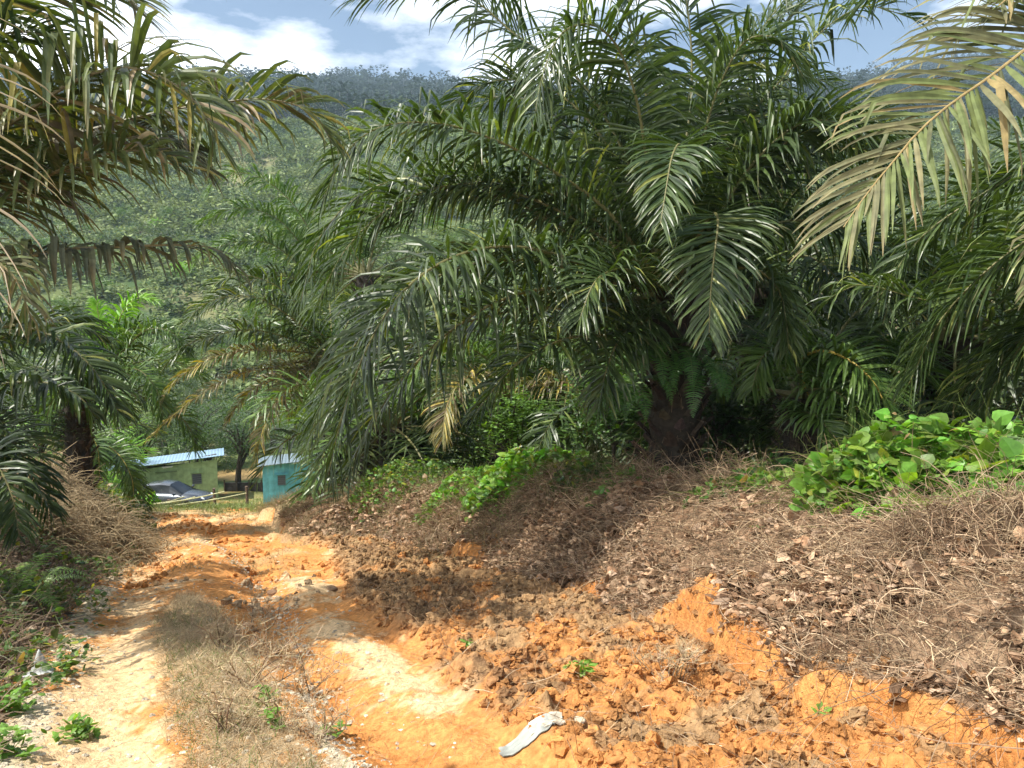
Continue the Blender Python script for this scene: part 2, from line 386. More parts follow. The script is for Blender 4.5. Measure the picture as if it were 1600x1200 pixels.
def trunk_mesh(name, h, r, parent, col=(.045, .038, .028), loc=(0, 0, 0), fuzz=1.0):
    """trunk clad in old leaf bases (boots)"""
    a = Acc(); zz = np.linspace(-.6, h, 22); 
    Pp = np.zeros((22, 3)); Pp[:, 2] = zz
    tube(a, Pp, r*(.80+.06*np.sin(zz*9)), col, 0, 18)
    nb = int(95*h/2.4*max(.6, r/.45))
    for k in range(nb):
        z = -.2+(h+.1)*k/nb; an = k*2.39996; rad = r*.72
        o = np.array([math.cos(an), math.sin(an), 0]); s = np.array([-math.sin(an), math.cos(an), 0])
        l = R.uniform(.22, .42)*(r/.45); tilt = R.uniform(.35, .85)
        p0 = o*rad+[0, 0, z]; d = nrm(o*math.sin(tilt)+np.array([0, 0, 1])*math.cos(tilt))
        Pk = np.stack([p0-d*.05, p0+d*l*.5, p0+d*l+o*.03]); cc = np.array(col)*R.uniform(.6, 2.0)*np.array([1, R.uniform(.8, 1), R.uniform(.7, 1)])
        w = np.array([.10, .075, .03])*(r/.45)*R.uniform(.8, 1.2)
        n = nrm(np.cross(d, s))*.035*(r/.45)
        V = np.concatenate([Pk-s*w[:, None], Pk-n*-1, Pk+s*w[:, None], Pk+n*-.8]); V = V.reshape(4, 3, 3).transpose(1, 0, 2).reshape(-1, 3)
        Qs = [[i*4+j, i*4+(j+1) % 4, i*4+4+(j+1) % 4, i*4+4+j] for i in range(2) for j in range(4)]+[[8, 9, 10, 11]]
        a.add(V, Qs, cc, 0)
    # loose fibres and root hairs
    nf = int(260*fuzz); an = R.uniform(0, 2*PI, nf); z = R.uniform(-.1, h, nf)
    p0 = np.stack([np.cos(an)*r*.8, np.sin(an)*r*.8, z], 1); d = nrm(np.stack([np.cos(an), np.sin(an), R.normal(0, 1, nf)], 1))
    l = R.uniform(.08, .4, nf)[:, None]
    Pk = np.stack([p0, p0+d*l*.5, p0+d*l*.8-[0, 0, .1]*l/.3], 1)
    tube(a, Pk, np.full((nf, 3), .004), np.array([.11, .08, .05])*R.uniform(.5, 2, (nf, 1)), 0, 3)
    o = a.build(name, M_bark, parent); o.location = loc; return o
def add_frond_obj(parent, org, ctrl, **kw):
    a = Acc(); frond(a, ctrl, **kw)
    return a.build('frond', [M_dryfrond if kw.get('kind') in ('tan', 'grey', 'straw') else M_leaf, M_rach], parent, org=org)
def hero(name, org, label, specs, trunk=None, cat='palm tree', **common):
    e = empty(name, org); tag(e, label, cat)
    if trunk: trunk_mesh('trunk', trunk[0], trunk[1], e, loc=(0, 0, 0))
    for sp_ in specs:
        kw = dict(common); pts = sp_[0]; kw.update(sp_[1])
        add_frond_obj(e, org, [at(*p) for p in pts], **kw)
    return e
def crown(e, org, n, cz, L, kinds=('green',), el0=1.35, el1=-.35, azr=(0, 2*PI), seed=0, **kw):
    for k in range(n):
        az = azr[0]+(azr[1]-azr[0])*((k*.618034) % 1); f = (k+.5)/n; el = el0+(el1-el0)*f
        pts = [np.array([0, 0, cz])+p for p in petiole_pts(.12, az+R.normal(0, .1), el+R.normal(0, .08), L*R.uniform(.88, 1.08), .30+.12*R.random())]
        a = Acc(); k2 = dict(kw); kd = kinds[int(R.integers(len(kinds)))]
        if f > .85 and R.random() < .5: kd = 'dull'
        frond(a, pts, kind=kd, **k2); a.build('frond', [M_leaf, M_rach], e)

# --- central palm
cY = 12.0
cb = at(1052, 742, cY); 
hc = at(1045, 470, cY)[2]-cb[2]
c0 = (1045, 455, cY)
specs = [
 ([c0, (991, 386, 11.9), (950, 330, 11.8), (875, 274, 11.6), (819, 240, 11.4), (762, 214, 11.2), (700, 195, 11.0), (640, 191, 10.8), (590, 200, 10.6), (543, 235, 10.4), (505, 310, 10.3)], dict(ll=1.12, foldp=.2, droop=1.2, nl=135)),
 ([c0, (960, 420, 12.4), (860, 345, 12.6), (760, 295, 12.7), (660, 275, 12.6), (570, 300, 12.5), (500, 370, 12.4), (470, 470, 12.3)], dict(ll=1.1, droop=1.35, nl=120)),
 ([c0, (950, 430, 11.4), (860, 395, 10.8), (780, 385, 10.3), (700, 405, 9.8), (630, 455, 9.4), (575, 540, 9.1), (535, 650, 8.9), (512, 745, 8.8)], dict(ll=1.0, droop=1.35, nl=130, w=.026, foldp=.2)),
 ([c0, (960, 470, 11.3), (870, 450, 10.7), (780, 470, 10.2), (700, 520, 9.9), (630, 590, 9.6), (575, 670, 9.4), (540, 740, 9.3)], dict(ll=.95, droop=1.2, nl=120)),
 ([c0, (950, 440, 12.3), (850, 410, 12.2), (750, 410, 12.0), (650, 450, 11.8), (570, 520, 11.6), (510, 610, 11.5), (480, 700, 11.4)], dict(ll=.95, droop=1.2, nl=115)),
 ([c0, (1000, 300, 12.0), (950, 190, 12.2), (890, 110, 12.3), (807, 56, 12.4), (740, 0, 12.5), (650, -30, 12.5), (560, -5, 12.4)], dict(ll=1.3, droop=.7, nl=140, foldp=.1)),
 ([c0, (960, 500, 12.4), (860, 480, 12.6), (740, 500, 12.7), (620, 550, 12.7), (530, 620, 12.6), (470, 710, 12.5)], dict(ll=.95, nl=110)),
 ([c0, (960, 520, 11.0), (880, 530, 10.3), (800, 575, 9.9), (740, 650, 9.7)], dict(ll=.7, nl=80)),
 ([c0, (940, 370, 12.0), (830, 310, 12.2), (720, 288, 12.2), (620, 318, 12.0), (540, 390, 11.8), (490, 490, 11.6)], dict(ll=1.05, nl=120, droop=1.3)),
 ([c0, (1010, 500, 11.4), (975, 520, 10.9), (950, 570, 10.6), (935, 640, 10.5)], dict(ll=.7, nl=80)),
 ([c0, (1110, 290, 12.8), (1170, 130, 13.2), (1240, 20, 13.5), (1330, -50, 13.7), (1420, -30, 13.8)], dict(ll=1.05, nl=110, droop=.9)),
 ([c0, (1120, 340, 11.6), (1190, 240, 11.3), (1260, 190, 11.1), (1330, 200, 11), (1390, 270, 10.9)], dict(ll=1.0, nl=110, droop=1.2)),
 ([c0, (1000, 340, 12.3), (930, 200, 12.6), (840, 130, 12.8), (760, 130, 12.9), (690, 180, 13)], dict(ll=1.0, nl=110, droop=1.2)),
 ([c0, (1015, 280, 11.7), (991, 142, 11.3), (961, 67, 11.0), (925, 38, 10.7), (880, 50, 10.4), (850, 110, 10.2), (835, 180, 10.1)], dict(ll=.95, droop=1.1, nl=115)),
 ([c0, (1060, 300, 12.2), (1080, 150, 12.4), (1075, 20, 12.6), (1050, -90, 12.7), (1000, -160, 12.7)], dict(ll=1.0, droop=.6, nl=110)),
 ([c0, (1030, 300, 12.5), (1010, 150, 12.9), (970, 10, 13.2), (900, -80, 13.4), (820, -110, 13.5)], dict(ll=1.0, droop=.8, nl=110)),
 ([c0, (1100, 300, 12.2), (1165, 187, 12.3), (1225, 120, 12.3), (1281, 52, 12.3), (1350, 10, 12.3), (1430, 30, 12.2)], dict(ll=1.0, droop=1.0, nl=100, ragged=.2)),
 ([c0, (1080, 330, 12.5), (1120, 180, 12.9), (1180, 60, 13.2), (1250, -30, 13.4)], dict(ll=1.0, droop=.7, nl=110)),
 ([c0, (1060, 330, 11.3), (1070, 250, 10.5), (1062, 225, 9.9), (1050, 245, 9.4), (1040, 300, 9.0), (1032, 350, 8.8)], dict(ll=.75, droop=.7, nl=95, kind='green', spread=.6)),
 ([c0, (1085, 380, 11.2), (1112, 335, 10.5), (1122, 345, 9.9), (1116, 400, 9.5), (1110, 465, 9.3), (1108, 520, 9.2)], dict(ll=.80, droop=.6, nl=100, kind='green', spread=.5)),
 ([c0, (1130, 400, 12), (1210, 350, 11.8), (1300, 350, 11.6), (1380, 400, 11.5), (1440, 490, 11.4)], dict(ll=.95, droop=1.2, nl=110)),
 ([c0, (1120, 430, 11.6), (1180, 420, 11.0), (1215, 450, 10.8), (1228, 500, 10.7), (1232, 545, 10.7)], dict(ll=.7, droop=1.1, nl=100)),
 ([c0, (1150, 350, 12.6), (1230, 260, 13), (1330, 230, 13.2), (1430, 270, 13.4)], dict(ll=1.0, droop=1.0, nl=110)),
 ([c0, (1000, 380, 12.6), (930, 250, 13.2), (850, 170, 13.6), (780, 150, 13.8), (720, 190, 14)], dict(ll=.95, droop=1.0, nl=100)),
 ([c0, (1010, 440, 11.2), (970, 420, 10.5), (930, 440, 10.0), (905, 500, 9.7)], dict(ll=.8, droop=1.0, nl=90)),
 ([c0, (1050, 420, 13), (1060, 300, 14), (1090, 240, 15), (1140, 240, 16), (1180, 300, 16.6)], dict(ll=.95, droop=1.0, nl=100)),
 ([c0, (980, 480, 12.8), (900, 480, 13.3), (820, 530, 13.7), (770, 610, 14)], dict(ll=.85, droop=1.3, nl=90)),
 ([c0, (1090, 250, 11.8), (1130, 120, 11.5), (1170, 60, 11.2), (1215, 60, 11), (1255, 120, 10.9)], dict(ll=.95, droop=1.0, nl=110)),
]
cen = hero('oil_palm', cb, 'large dark green oil palm with wide arching fronds standing on top of the cut bank', specs, (hc+.15, .46))
crown(cen, cb, 4, hc, 4.8, ('green',), el0=1.4, el1=.7, nl=95, ll=.95, azr=(-.4, PI+.4))
# --- near palm out of frame on the left
lo = np.array([-6.6, 7.6, H(-6.6, 7.6, False)+0.])
l0 = (-260, 300, 7.6)
specs = [
 ([l0, (-120, 260, 7.4), (20, 190, 7.2), (94, 139, 7.1), (150, 113, 7.0), (206, 106, 6.9), (262, 125, 6.8), (310, 165, 6.7), (340, 225, 6.6)], dict(ll=.92, nl=105, up=1.3, kind='dull', w=.027, droop=.9, foldp=.3)),
 ([l0, (-60, 260, 8.2), (100, 215, 8.4), (230, 180, 8.5), (337, 161, 8.6), (412, 155, 8.6), (460, 163, 8.6), (495, 182, 8.6), (518, 225, 8.6)], dict(ll=.9, nl=115, up=1.3, kind='dull', w=.026, droop=.9, foldp=.4)),
 ([l0, (-100, 330, 7.6), (20, 300, 7.4), (130, 250, 7.3), (220, 235, 7.2), (290, 260, 7.1)], dict(ll=.75, nl=100, kind='dull', w=.024, droop=1.1)),
 ([l0, (-100, 280, 8.4), (40, 200, 8.8), (180, 190, 9), (280, 220, 9.2), (330, 270, 9.3)], dict(ll=.72, nl=100, kind='grey', w=.024, droop=1.1)),
 ([l0, (-120, 380, 7.2), (0, 404, 7.2), (110, 389, 7.2), (200, 385, 7.2), (290, 383, 7.2), (345, 392, 7.2), (368, 425, 7.2)], dict(ll=.62, nl=60, kind='grey', w=.030, droop=2.4, foldp=.8, up=.6, ragged=.2)),
 ([l0, (-150, 120, 7.4), (-40, 20, 7.2), (60, -25, 7.1), (150, -30, 7.0), (215, 10, 6.9)], dict(ll=.85, nl=100, kind='dull', w=.026, droop=.6)),
 ([l0, (-170, 180, 6.6), (-60, 90, 6.9), (20, 50, 7.0), (80, 60, 7.1), (120, 110, 7.2)], dict(ll=.85, nl=80, kind='green', w=.022, droop=.9)),
 ([l0, (-150, 330, 6.6), (-40, 280, 7.2), (50, 270, 7.5), (110, 310, 7.7)], dict(ll=.9, nl=85, kind='dull', w=.022, droop=1.0)),
 ([l0, (-150, 380, 6.8), (-60, 390, 6.4), (20, 430, 6.2), (50, 500, 6.1)], dict(ll=.55, nl=60, kind='tan', w=.020, droop=1.6)),
 ([l0, (-180, 60, 8.2), (-60, -80, 8.8), (80, -130, 9.2), (230, -100, 9.4), (330, -40, 9.5)], dict(ll=.85, nl=90, kind='green', droop=.8)),
 ([l0, (-300, 150, 8.8), (-320, 60, 10.2), (-330, 100, 11.2)], dict(ll=.85, nl=90)),
]
lp = hero('oil_palm', lo, 'ageing oil palm leaning in from the left edge with yellowing and grey withered fronds', specs, (at(*l0)[2]-lo[2], .45), nl=100)
# dead straw frond hanging close at the left edge
a = Acc(); frond(a, [at(-150, -60, 3.6), at(-70, 60, 3.3), at(-35, 220, 3.15), at(-20, 400, 3.1), at(-20, 560, 3.1)], kind='straw', nl=18, ll=.36, w=.005, droop=.9, up=.4, ragged=.3, rr=.014, pet=.05)
dl_org = at(-150, -60, 3.6); o = a.build('frond', [M_leaf, M_rach], lp, org=lo)
o['label'] = 'dead straw-coloured frond hanging nearest the camera'
# --- near palm out of frame on the right
ro = np.array([6.9, 6.6, H(6.9, 6.6, False)])
r0 = (2000, 180, 6.6)
specs = [
 ([r0, (1850, 10, 5.8), (1720, 10, 5.1), (1640, 50, 4.7), (1596, 82, 4.5), (1544, 122, 4.4), (1487, 161, 4.3), (1431, 210, 4.2), (1394, 255, 4.15), (1356, 300, 4.1), (1318, 355, 4.1)], dict(ll=.88, nl=165, kind='tan', w=.021, droop=.72, foldp=.2, up=.5, stiff=.6, K=8, ragged=.1, rcol=(.30, .22, .09), roll=36, fat=False, rr=.02)),
 ([r0, (1850, 300, 7.2), (1720, 560, 7.2)][:1]+[(1800, 500, 9.6), (1700, 540, 9.6), (1600, 524, 9.6), (1499, 482, 9.6), (1424, 464, 9.6), (1337, 445, 9.6), (1290, 470, 9.6)], dict(ll=.95, nl=110, kind='green', droop=1.3, w=.024)),
 ([r0, (1800, 200, 9.6), (1660, 230, 9.4), (1540, 300, 9.7), (1440, 370, 9.9), (1370, 470, 9.9)], dict(ll=.95, nl=110, kind='green', droop=1.2)),
 ([r0, (1820, 330, 6.2), (1720, 330, 5.6), (1650, 380, 5.2), (1625, 450, 5.0)], dict(ll=.5, nl=60, kind='tan', droop=1.0)),
 ([r0, (1830, 380, 7.6), (1730, 420, 8.6), (1630, 500, 9.2), (1560, 590, 9.4), (1530, 640, 9.5)], dict(ll=.85, nl=110, kind='green', droop=1.3)),
 ([r0, (1850, 100, 8.0), (1700, -40, 9), (1550, -90, 10), (1420, -60, 10.6), (1330, 20, 11)], dict(ll=.9, nl=100, droop=.8, kind='green')),
 ([r0, (1900, 60, 6), (1780, -60, 5.4), (1670, -60, 5.0), (1600, -25, 4.8), (1560, 10, 4.7)], dict(ll=.45, nl=60, droop=1.2, kind='tan')),
 ([r0, (1800, 260, 8.4), (1620, 260, 9.6), (1480, 330, 10.4), (1380, 430, 11)], dict(ll=.95, nl=100, droop=1.1, kind='green')),
 ([r0, (1820, 300, 7.6), (1690, 330, 8.4), (1570, 400, 8.9), (1470, 500, 9.2), (1420, 600, 9.3)], dict(ll=1.0, nl=110, droop=1.4, kind='green')),
 ([r0, (1830, 420, 7.8), (1700, 470, 8.6), (1580, 540, 9.2), (1490, 620, 9.6)], dict(ll=.9, nl=100, droop=1.3, kind='green')),
 ([r0, (2150, 60, 7), (2300, 100, 7.5), (2400, 250, 8)], dict(ll=.9, nl=80)),
 ([r0, (2050, 60, 5.8), (2100, 60, 4.8), (2100, 160, 4.0)], dict(ll=.9, nl=80)),
]
rp = hero('oil_palm', ro, 'oil palm beyond the right edge whose tan dried frond hangs across the corner', specs, (at(*r0)[2]-ro[2], .45))
# --- palm left of the track, mid distance
def crown_palm(loc_px, Y, label, specs, cpx, trunk_r=.42, fillers=8, L=4.6, kinds=('green',), group=None, kw=None, x=None):
    cc = at(*cpx, Y); gx = cc[0]; gz = float(H(np.array([gx]), np.array([Y]), False)[0])
    org = np.array([gx, Y, gz]); sp2 = [([(cpx[0], cpx[1], Y)]+s_[0], s_[1]) for s_ in specs]
    e = hero('oil_palm', org, label, sp2, (max(cc[2]-gz, .5), trunk_r), **(kw or {}))
    if group: e['group'] = group
    if fillers: crown(e, org, fillers, cc[2]-gz, L, kinds, nl=70, K=5, ll=.8, droop=1.1, w=.024, azr=(.2, PI-.3))
    return e
crown_palm(None, 10.5, 'oil palm at the left edge with a broad shiny green frond bending over the verge', [
 ([(20, 508, 10.5), (90, 530, 10.4), (135, 565, 10.3), (165, 605, 10.2), (185, 645, 10.1)], dict(ll=.62, nl=110, droop=.9, w=.024)),
 ([(-60, 610, 10), (20, 598, 9.7), (80, 600, 9.5), (130, 625, 9.4), (150, 660, 9.4)], dict(ll=.55, nl=60, droop=2.2, foldp=.7, w=.034, kind='green')),
 ([(-40, 660, 10), (20, 690, 9.7), (50, 740, 9.5), (80, 800, 9.4)], dict(ll=.6, nl=90, droop=.9)),
 ([(-60, 560, 11), (20, 520, 11.6), (100, 500, 12), (170, 530, 12.2)], dict(ll=.7, nl=90, droop=1.0)),
 ([(-60, 690, 9.6), (-10, 720, 9), (20, 780, 8.6), (30, 840, 8.4)], dict(ll=.6, nl=80)),
], (-130, 590), fillers=0)
crown_palm(None, 26, 'short stout oil palm with dark trunk behind the brush mound left of the track', [
 ([(125, 690, 26), (155, 692, 25.5), (185, 710, 25), (205, 745, 24.8), (210, 790, 24.7)], dict(ll=.75, nl=90, kind='fresh', droop=.7, w=.03, rcol=(.45, .36, .08))),
 ([(120, 690, 25.5), (140, 680, 24.8), (152, 700, 24.4), (156, 745, 24.2)], dict(ll=.75, nl=80, kind='fresh', droop=.7, w=.03, rcol=(.45, .36, .08))),
 ([(100, 690, 25), (60, 680, 24.5), (25, 700, 24), (0, 750, 23.8)], dict(ll=.75, nl=80, kind='fresh', droop=.7, w=.03)),
 ([(110, 700, 25), (85, 715, 24), (75, 750, 23.4), (85, 790, 23.2)], dict(ll=.6, nl=70, kind='yellow', w=.03)),
], (115, 715), trunk_r=.45, fillers=6, L=3.4)
crown_palm(None, 22.5, 'oil palm with browned yellow lower fronds hanging left of the big central palm', [
 ([(440, 525, 20.5), (390, 515, 20), (337, 524, 19.6), (290, 540, 19.3), (255, 575, 19.1)], dict(ll=.8, nl=100, kind='green', droop=.9, w=.026)),
 ([(430, 548, 20), (375, 548, 19.5), (319, 565, 19.1), (275, 595, 18.9), (245, 635, 18.7)], dict(ll=.5, nl=100, kind='yellow', droop=1.1, w=.026)),
 ([(420, 575, 20), (370, 585, 19.4), (320, 612, 19), (270, 650, 18.7), (228, 690, 18.5)], dict(ll=.42, nl=100, kind='yellow', droop=1.2, w=.026)),
 ([(440, 590, 20.5), (400, 605, 20), (370, 635, 19.8), (352, 665, 19.7)], dict(ll=.5, nl=90, kind='yellow', droop=.9)),
 ([(450, 610, 20), (425, 640, 19.6), (408, 680, 19.3), (398, 725, 19.2)], dict(ll=.55, nl=100, kind='yellow', droop=.9)),
 ([(470, 480, 20), (420, 440, 19.6), (370, 430, 19.3), (320, 450, 19.1)], dict(ll=.8, nl=90, kind='green', droop=1.0)),
 ([(460, 500, 20), (400, 465, 19.6), (330, 470, 19.3), (280, 510, 19.1)], dict(ll=.8, nl=90, kind='green', droop=1.0)),
], (520, 555), trunk_r=.36, fillers=7, L=3.4)
crown_palm(None, 27, 'tall fresh green oil palm rising behind the browned one, fronds against the far slope', [
 ([(500, 380, 27), (450, 310, 26.5), (400, 275, 26), (350, 272, 25.7), (322, 300, 25.5)], dict(ll=.9, nl=100, kind='fresh', w=.03)),
 ([(490, 400, 27), (430, 340, 26.5), (370, 325, 26), (310, 350, 25.7)], dict(ll=.9, nl=100, kind='fresh', w=.03)),
 ([(480, 420, 27), (420, 380, 26.5), (360, 380, 26), (300, 410, 25.7)], dict(ll=.9, nl=100, kind='fresh', w=.03)),
 ([(490, 440, 27), (420, 430, 26.5), (350, 460, 26), (290, 505, 25.7)], dict(ll=.9, nl=100, kind='green', w=.03)),
 ([(550, 370, 27), (600, 320, 26.5), (660, 320, 26)], dict(ll=.9, nl=100, kind='fresh', w=.03)),
], (570, 430), trunk_r=.36, fillers=12, L=5.2, kinds=('green', 'fresh'))
crown_palm(None, 16.5, 'oil palm with slim dark trunk standing just behind and right of the central palm', [
 ([(1170, 300, 16.4), (1190, 180, 16.2), (1240, 120, 16), (1300, 130, 15.8)], dict(ll=.95, nl=100)),
 ([(1220, 330, 16), (1290, 260, 15.6), (1360, 250, 15.3), (1420, 310, 15.2)], dict(ll=.95, nl=100)),
 ([(1210, 420, 15.4), (1260, 400, 14.6), (1310, 440, 14), (1330, 520, 13.7)], dict(ll=.95, nl=100)),
 ([(1230, 470, 16), (1290, 460, 15.6), (1350, 520, 15.3), (1385, 600, 15.2)], dict(ll=.9, nl=100)),
 ([(1150, 420, 15.6), (1120, 400, 14.6), (1100, 450, 14), (1090, 560, 13.6)], dict(ll=.9, nl=90)),
], (1180, 450), trunk_r=.42, fillers=10, L=5.0)
crown_palm(None, 12.2, 'small oil palm behind the vines, its lit frond showing an orange midrib', [
 ([(1255, 560, 12), (1285, 548, 11.6), (1330, 565, 11.2), (1370, 605, 10.9), (1395, 670, 10.7)], dict(ll=.68, nl=90, kind='fresh', w=.024, droop=.7, rcol=(.50, .36, .07))),
 ([(1240, 560, 12), (1215, 545, 11.8), (1190, 560, 11.6), (1175, 610, 11.5)], dict(ll=.6, nl=80, kind='fresh', w=.022)),
 ([(1260, 610, 11.8), (1300, 610, 11.3), (1340, 640, 11), (1365, 690, 10.8)], dict(ll=.6, nl=80, kind='fresh', w=.022)),
 ([(1300, 560, 12.6), (1360, 540, 12.9), (1430, 570, 13), (1480, 640, 13.1)], dict(ll=.75, nl=90, kind='fresh', w=.024, droop=.8)),
 ([(1250, 640, 12), (1275, 650, 11.3), (1310, 690, 10.9)], dict(ll=.5, nl=70, kind='fresh')),
], (1255, 620), trunk_r=.36, fillers=5, L=3.2)
crown_palm(None, 20, 'bright young oil palm on the left with upright yellow-green fronds above the stout one', [
 ([(195, 545, 19.8), (230, 515, 19.6), (270, 520, 19.4), (295, 555, 19.3)], dict(ll=.7, nl=90, kind='fresh')),
 ([(180, 530, 20), (190, 490, 20), (215, 465, 20), (245, 470, 20)], dict(ll=.6, nl=90, kind='bright')),
 ([(160, 540, 20), (155, 500, 20), (150, 470, 20)], dict(ll=.5, nl=80, kind='bright')),
 ([(140, 550, 19.8), (105, 510, 19.6), (65, 500, 19.4), (30, 525, 19.3)], dict(ll=.7, nl=90, kind='fresh')),
 ([(190, 580, 19.5), (220, 580, 19), (245, 610, 18.8), (255, 655, 18.7)], dict(ll=.7, nl=90, kind='fresh')),
 ([(140, 590, 19.5), (110, 595, 19), (80, 630, 18.8), (70, 680, 18.7)], dict(ll=.7, nl=90, kind='fresh')),
 ([(170, 600, 19.2), (180, 615, 18.6), (185, 660, 18.4)], dict(ll=.65, nl=80, kind='fresh')),
], (118, 615), trunk_r=.36, fillers=7, L=3.4, kinds=('fresh', 'green'))
# --- plantation palms, generic
def make_generic(kinds, h, L, nf):
    e = empty('oil_palm', (0, 0, 0)); tag(e, 'plantation oil palm', 'palm tree')
    trunk_mesh('trunk', h, .4, e, fuzz=.3)
    crown(e, None, nf, h, L, kinds, el0=1.3, el1=-.5, nl=62, K=5, ll=.9, w=.032, droop=1.0, simple=True)
    return e
protos = [make_generic(('green',), 2.6, 5.0, 24), make_generic(('fresh', 'green'), 1.8, 4.4, 22), make_generic(('green', 'green', 'dull'), 3.2, 5.4, 26)]
crown_palm(None, 18.5, 'low oil palm framed under the arch of the central palm, lit from above', [
 ([(760, 560, 18.2), (710, 540, 17.8), (660, 565, 17.4), (630, 620, 17.2)], dict(ll=.75, nl=95, kind='fresh')),
 ([(770, 590, 18), (730, 590, 17.4), (700, 630, 17), (690, 690, 16.8)], dict(ll=.7, nl=90, kind='yellow')),
 ([(830, 560, 18.2), (880, 540, 17.8), (925, 570, 17.5), (945, 630, 17.3)], dict(ll=.75, nl=95, kind='fresh')),
 ([(850, 600, 17.8), (890, 600, 17.2), (920, 640, 16.9)], dict(ll=.7, nl=90, kind='yellow')),
 ([(790, 540, 18.8), (780, 490, 19.2), (740, 470, 19.4), (690, 490, 19.5)], dict(ll=.8, nl=90, kind='fresh')),
], (795, 620), trunk_r=.38, fillers=6, L=3.6, kinds=('fresh', 'green'))
def copy_tree(o, parent=None):
    c = o.copy(); C.objects.link(c); c.parent = parent
    for ch in list(o.children): copy_tree(ch, c)
    return c
mid = [(-26, 37, 1, ''), (-27, 40, 0, ''), (-31, 52, 2, ''), (-3, 24, 1, ''), (1.5, 28, 2, ''), (6, 23, 0, ''),
       (11, 19, 2, ''), (15, 26, 1, ''), (9, 33, 0, ''), (20, 34, 2, ''), (-1, 38, 1, ''), (-9, 55, 2, ''), (3, 46, 0, ''), (13, 45, 1, ''), (25, 48, 0, ''), (-26, 68, 1, ''), (-38, 60, 0, ''),
       (-12, 72, 0, ''), (2, 66, 2, ''), (18, 64, 1, ''), (34, 66, 2, ''), (-45, 78, 2, ''), (-33, 84, 0, ''), (11, 13.5, 0, ''), (13.5, 10.5, 2, ''), (-25.5, 29, 2, ''), (-17, 17, 0, ''), (-3.2, 21, 1, ''), (2.8, 17.5, 1, ''), (-.5, 24, 0, ''), (5.5, 16.5, 1, ''), (8, 14.5, 0, ''), (-23, 60, 1, ''), (-16, 66, 0, ''), (-7, 62, 1, '')]
used = [0, 0, 0]
for x, y, k, lb in mid:
    o = protos[k] if not used[k] else copy_tree(protos[k]); used[k] += 1
    o.location = (x, y, float(H(np.array([x]), np.array([y]), False)[0])-.15); o.rotation_euler = (0, 0, R.uniform(0, 6.28))
    s = R.uniform(.85, 1.1); o.scale = (s, s, s)
    tag(o, 'green oil palm of the plantation standing in the valley beyond the bank and verge', 'palm tree', 'plantation oil palms below the track')
# far palms: one mesh each
def far_palm(kind, L):
    a = Acc()
    for k in range(17):
        pts = [np.array([0, 0, 1.2])+p for p in petiole_pts(.1, k*2.4, 1.3-1.7*k/17, L*R.uniform(.9, 1.1), .38, 5)]
        frond(a, pts, kind=kind, nl=26, K=3, ll=.95, w=.055, simple=True, droop=.9, foldp=0)
    tube(a, np.array([[0, 0, -.5], [0, 0, .5], [0, 0, 1.3]]), np.array([.4, .4, .3]), (.06, .05, .035), 1, 6)
    return a.build('young_oil_palm', [M_leaf, M_rach])
fp = [far_palm('fresh', 3.6), far_palm('green', 4.2), far_palm('fresh', 3.0), far_palm('bright', 2.6)]
pts = []; tries = 0
while len(pts) < 285 and tries < 9000:
    tries += 1
    y = 62+175*R.random()**1.2; x = y*R.uniform(-.72, .72)
    if all((x-a_)**2+(y-b_)**2 > (5.0+y*.012)**2 for a_, b_ in pts) and not (-24 < x < -15 and 50 < y < 64): pts.append((x, y))
fu = [0]*4
for x, y in pts:
    k = int(R.choice([0, 1, 2, 3], p=[.36, .36, .25, .03])); o = fp[k] if not fu[k] else fp[k].copy()
    if fu[k]: C.objects.link(o)
    fu[k] += 1
    o.location = (x, y, float(H(np.array([x]), np.array([y]), False)[0])-.2); o.rotation_euler = (0, 0, R.uniform(0, 6.28)); s = R.uniform(.75, 1.2); o.scale = (s, s, s)
    tag(o, 'young oil palm planted on the valley floor or lower far slope', 'palm tree', 'young oil palms across the valley')
for x, y, s in ((-30.5, 46, 1.2), (-17.5, 33, .9), (-24.2, 44, 1.3)):
    o = fp[3].copy(); C.objects.link(o); o.location = (x, y, float(H(np.array([x]), np.array([y]), False)[0])+1.2); o.scale = (s, s, s)
    tag(o, 'vivid yellow-green young palm catching the sun among the dark ones on the left', 'palm tree', 'bright young palms')
# ------------------------------------------------------------------ scatter helpers
def leaves(acc, P0, size, col, K=4, aspect=.45, up=.5, droop=.5, fold=.2, m=0, prof=(.1, .95, .8, .05), tilt=.35):
    n = len(P0); d = R.normal(0, 1, (n, 3)); d[:, 2] = np.abs(d[:, 2])*up; d = nrm(d)
    w = nrm(np.cross(d, np.array([0, 0, 1.])+R.normal(0, tilt, (n, 3))))
    size = np.broadcast_to(size, (n,))[:, None]; Pk = [P0]
    for k in range(K-1):
        Pk.append(Pk[-1]+d*size/(K-1)); d = nrm(d+np.array([0, 0, -droop])*R.uniform(.3, 1.2, (n, 1)))
    Pk = np.stack(Pk, 1); pr = np.interp(np.linspace(0, 1, K), np.linspace(0, 1, len(prof)), prof)
    W = w[:, None]*size[:, None]*aspect*pr[None, :, None]
    if fold: ribbon(acc, Pk, W, col, m, fold)
    else: flat(acc, Pk, W, col, m)
def jit(c, n, v=.3): return np.asarray(c)*R.uniform(1-v, 1+v, (n, 1))*R.uniform(.92, 1.08, (n, 3))
def Hn(x, y): return H(x, y, True)
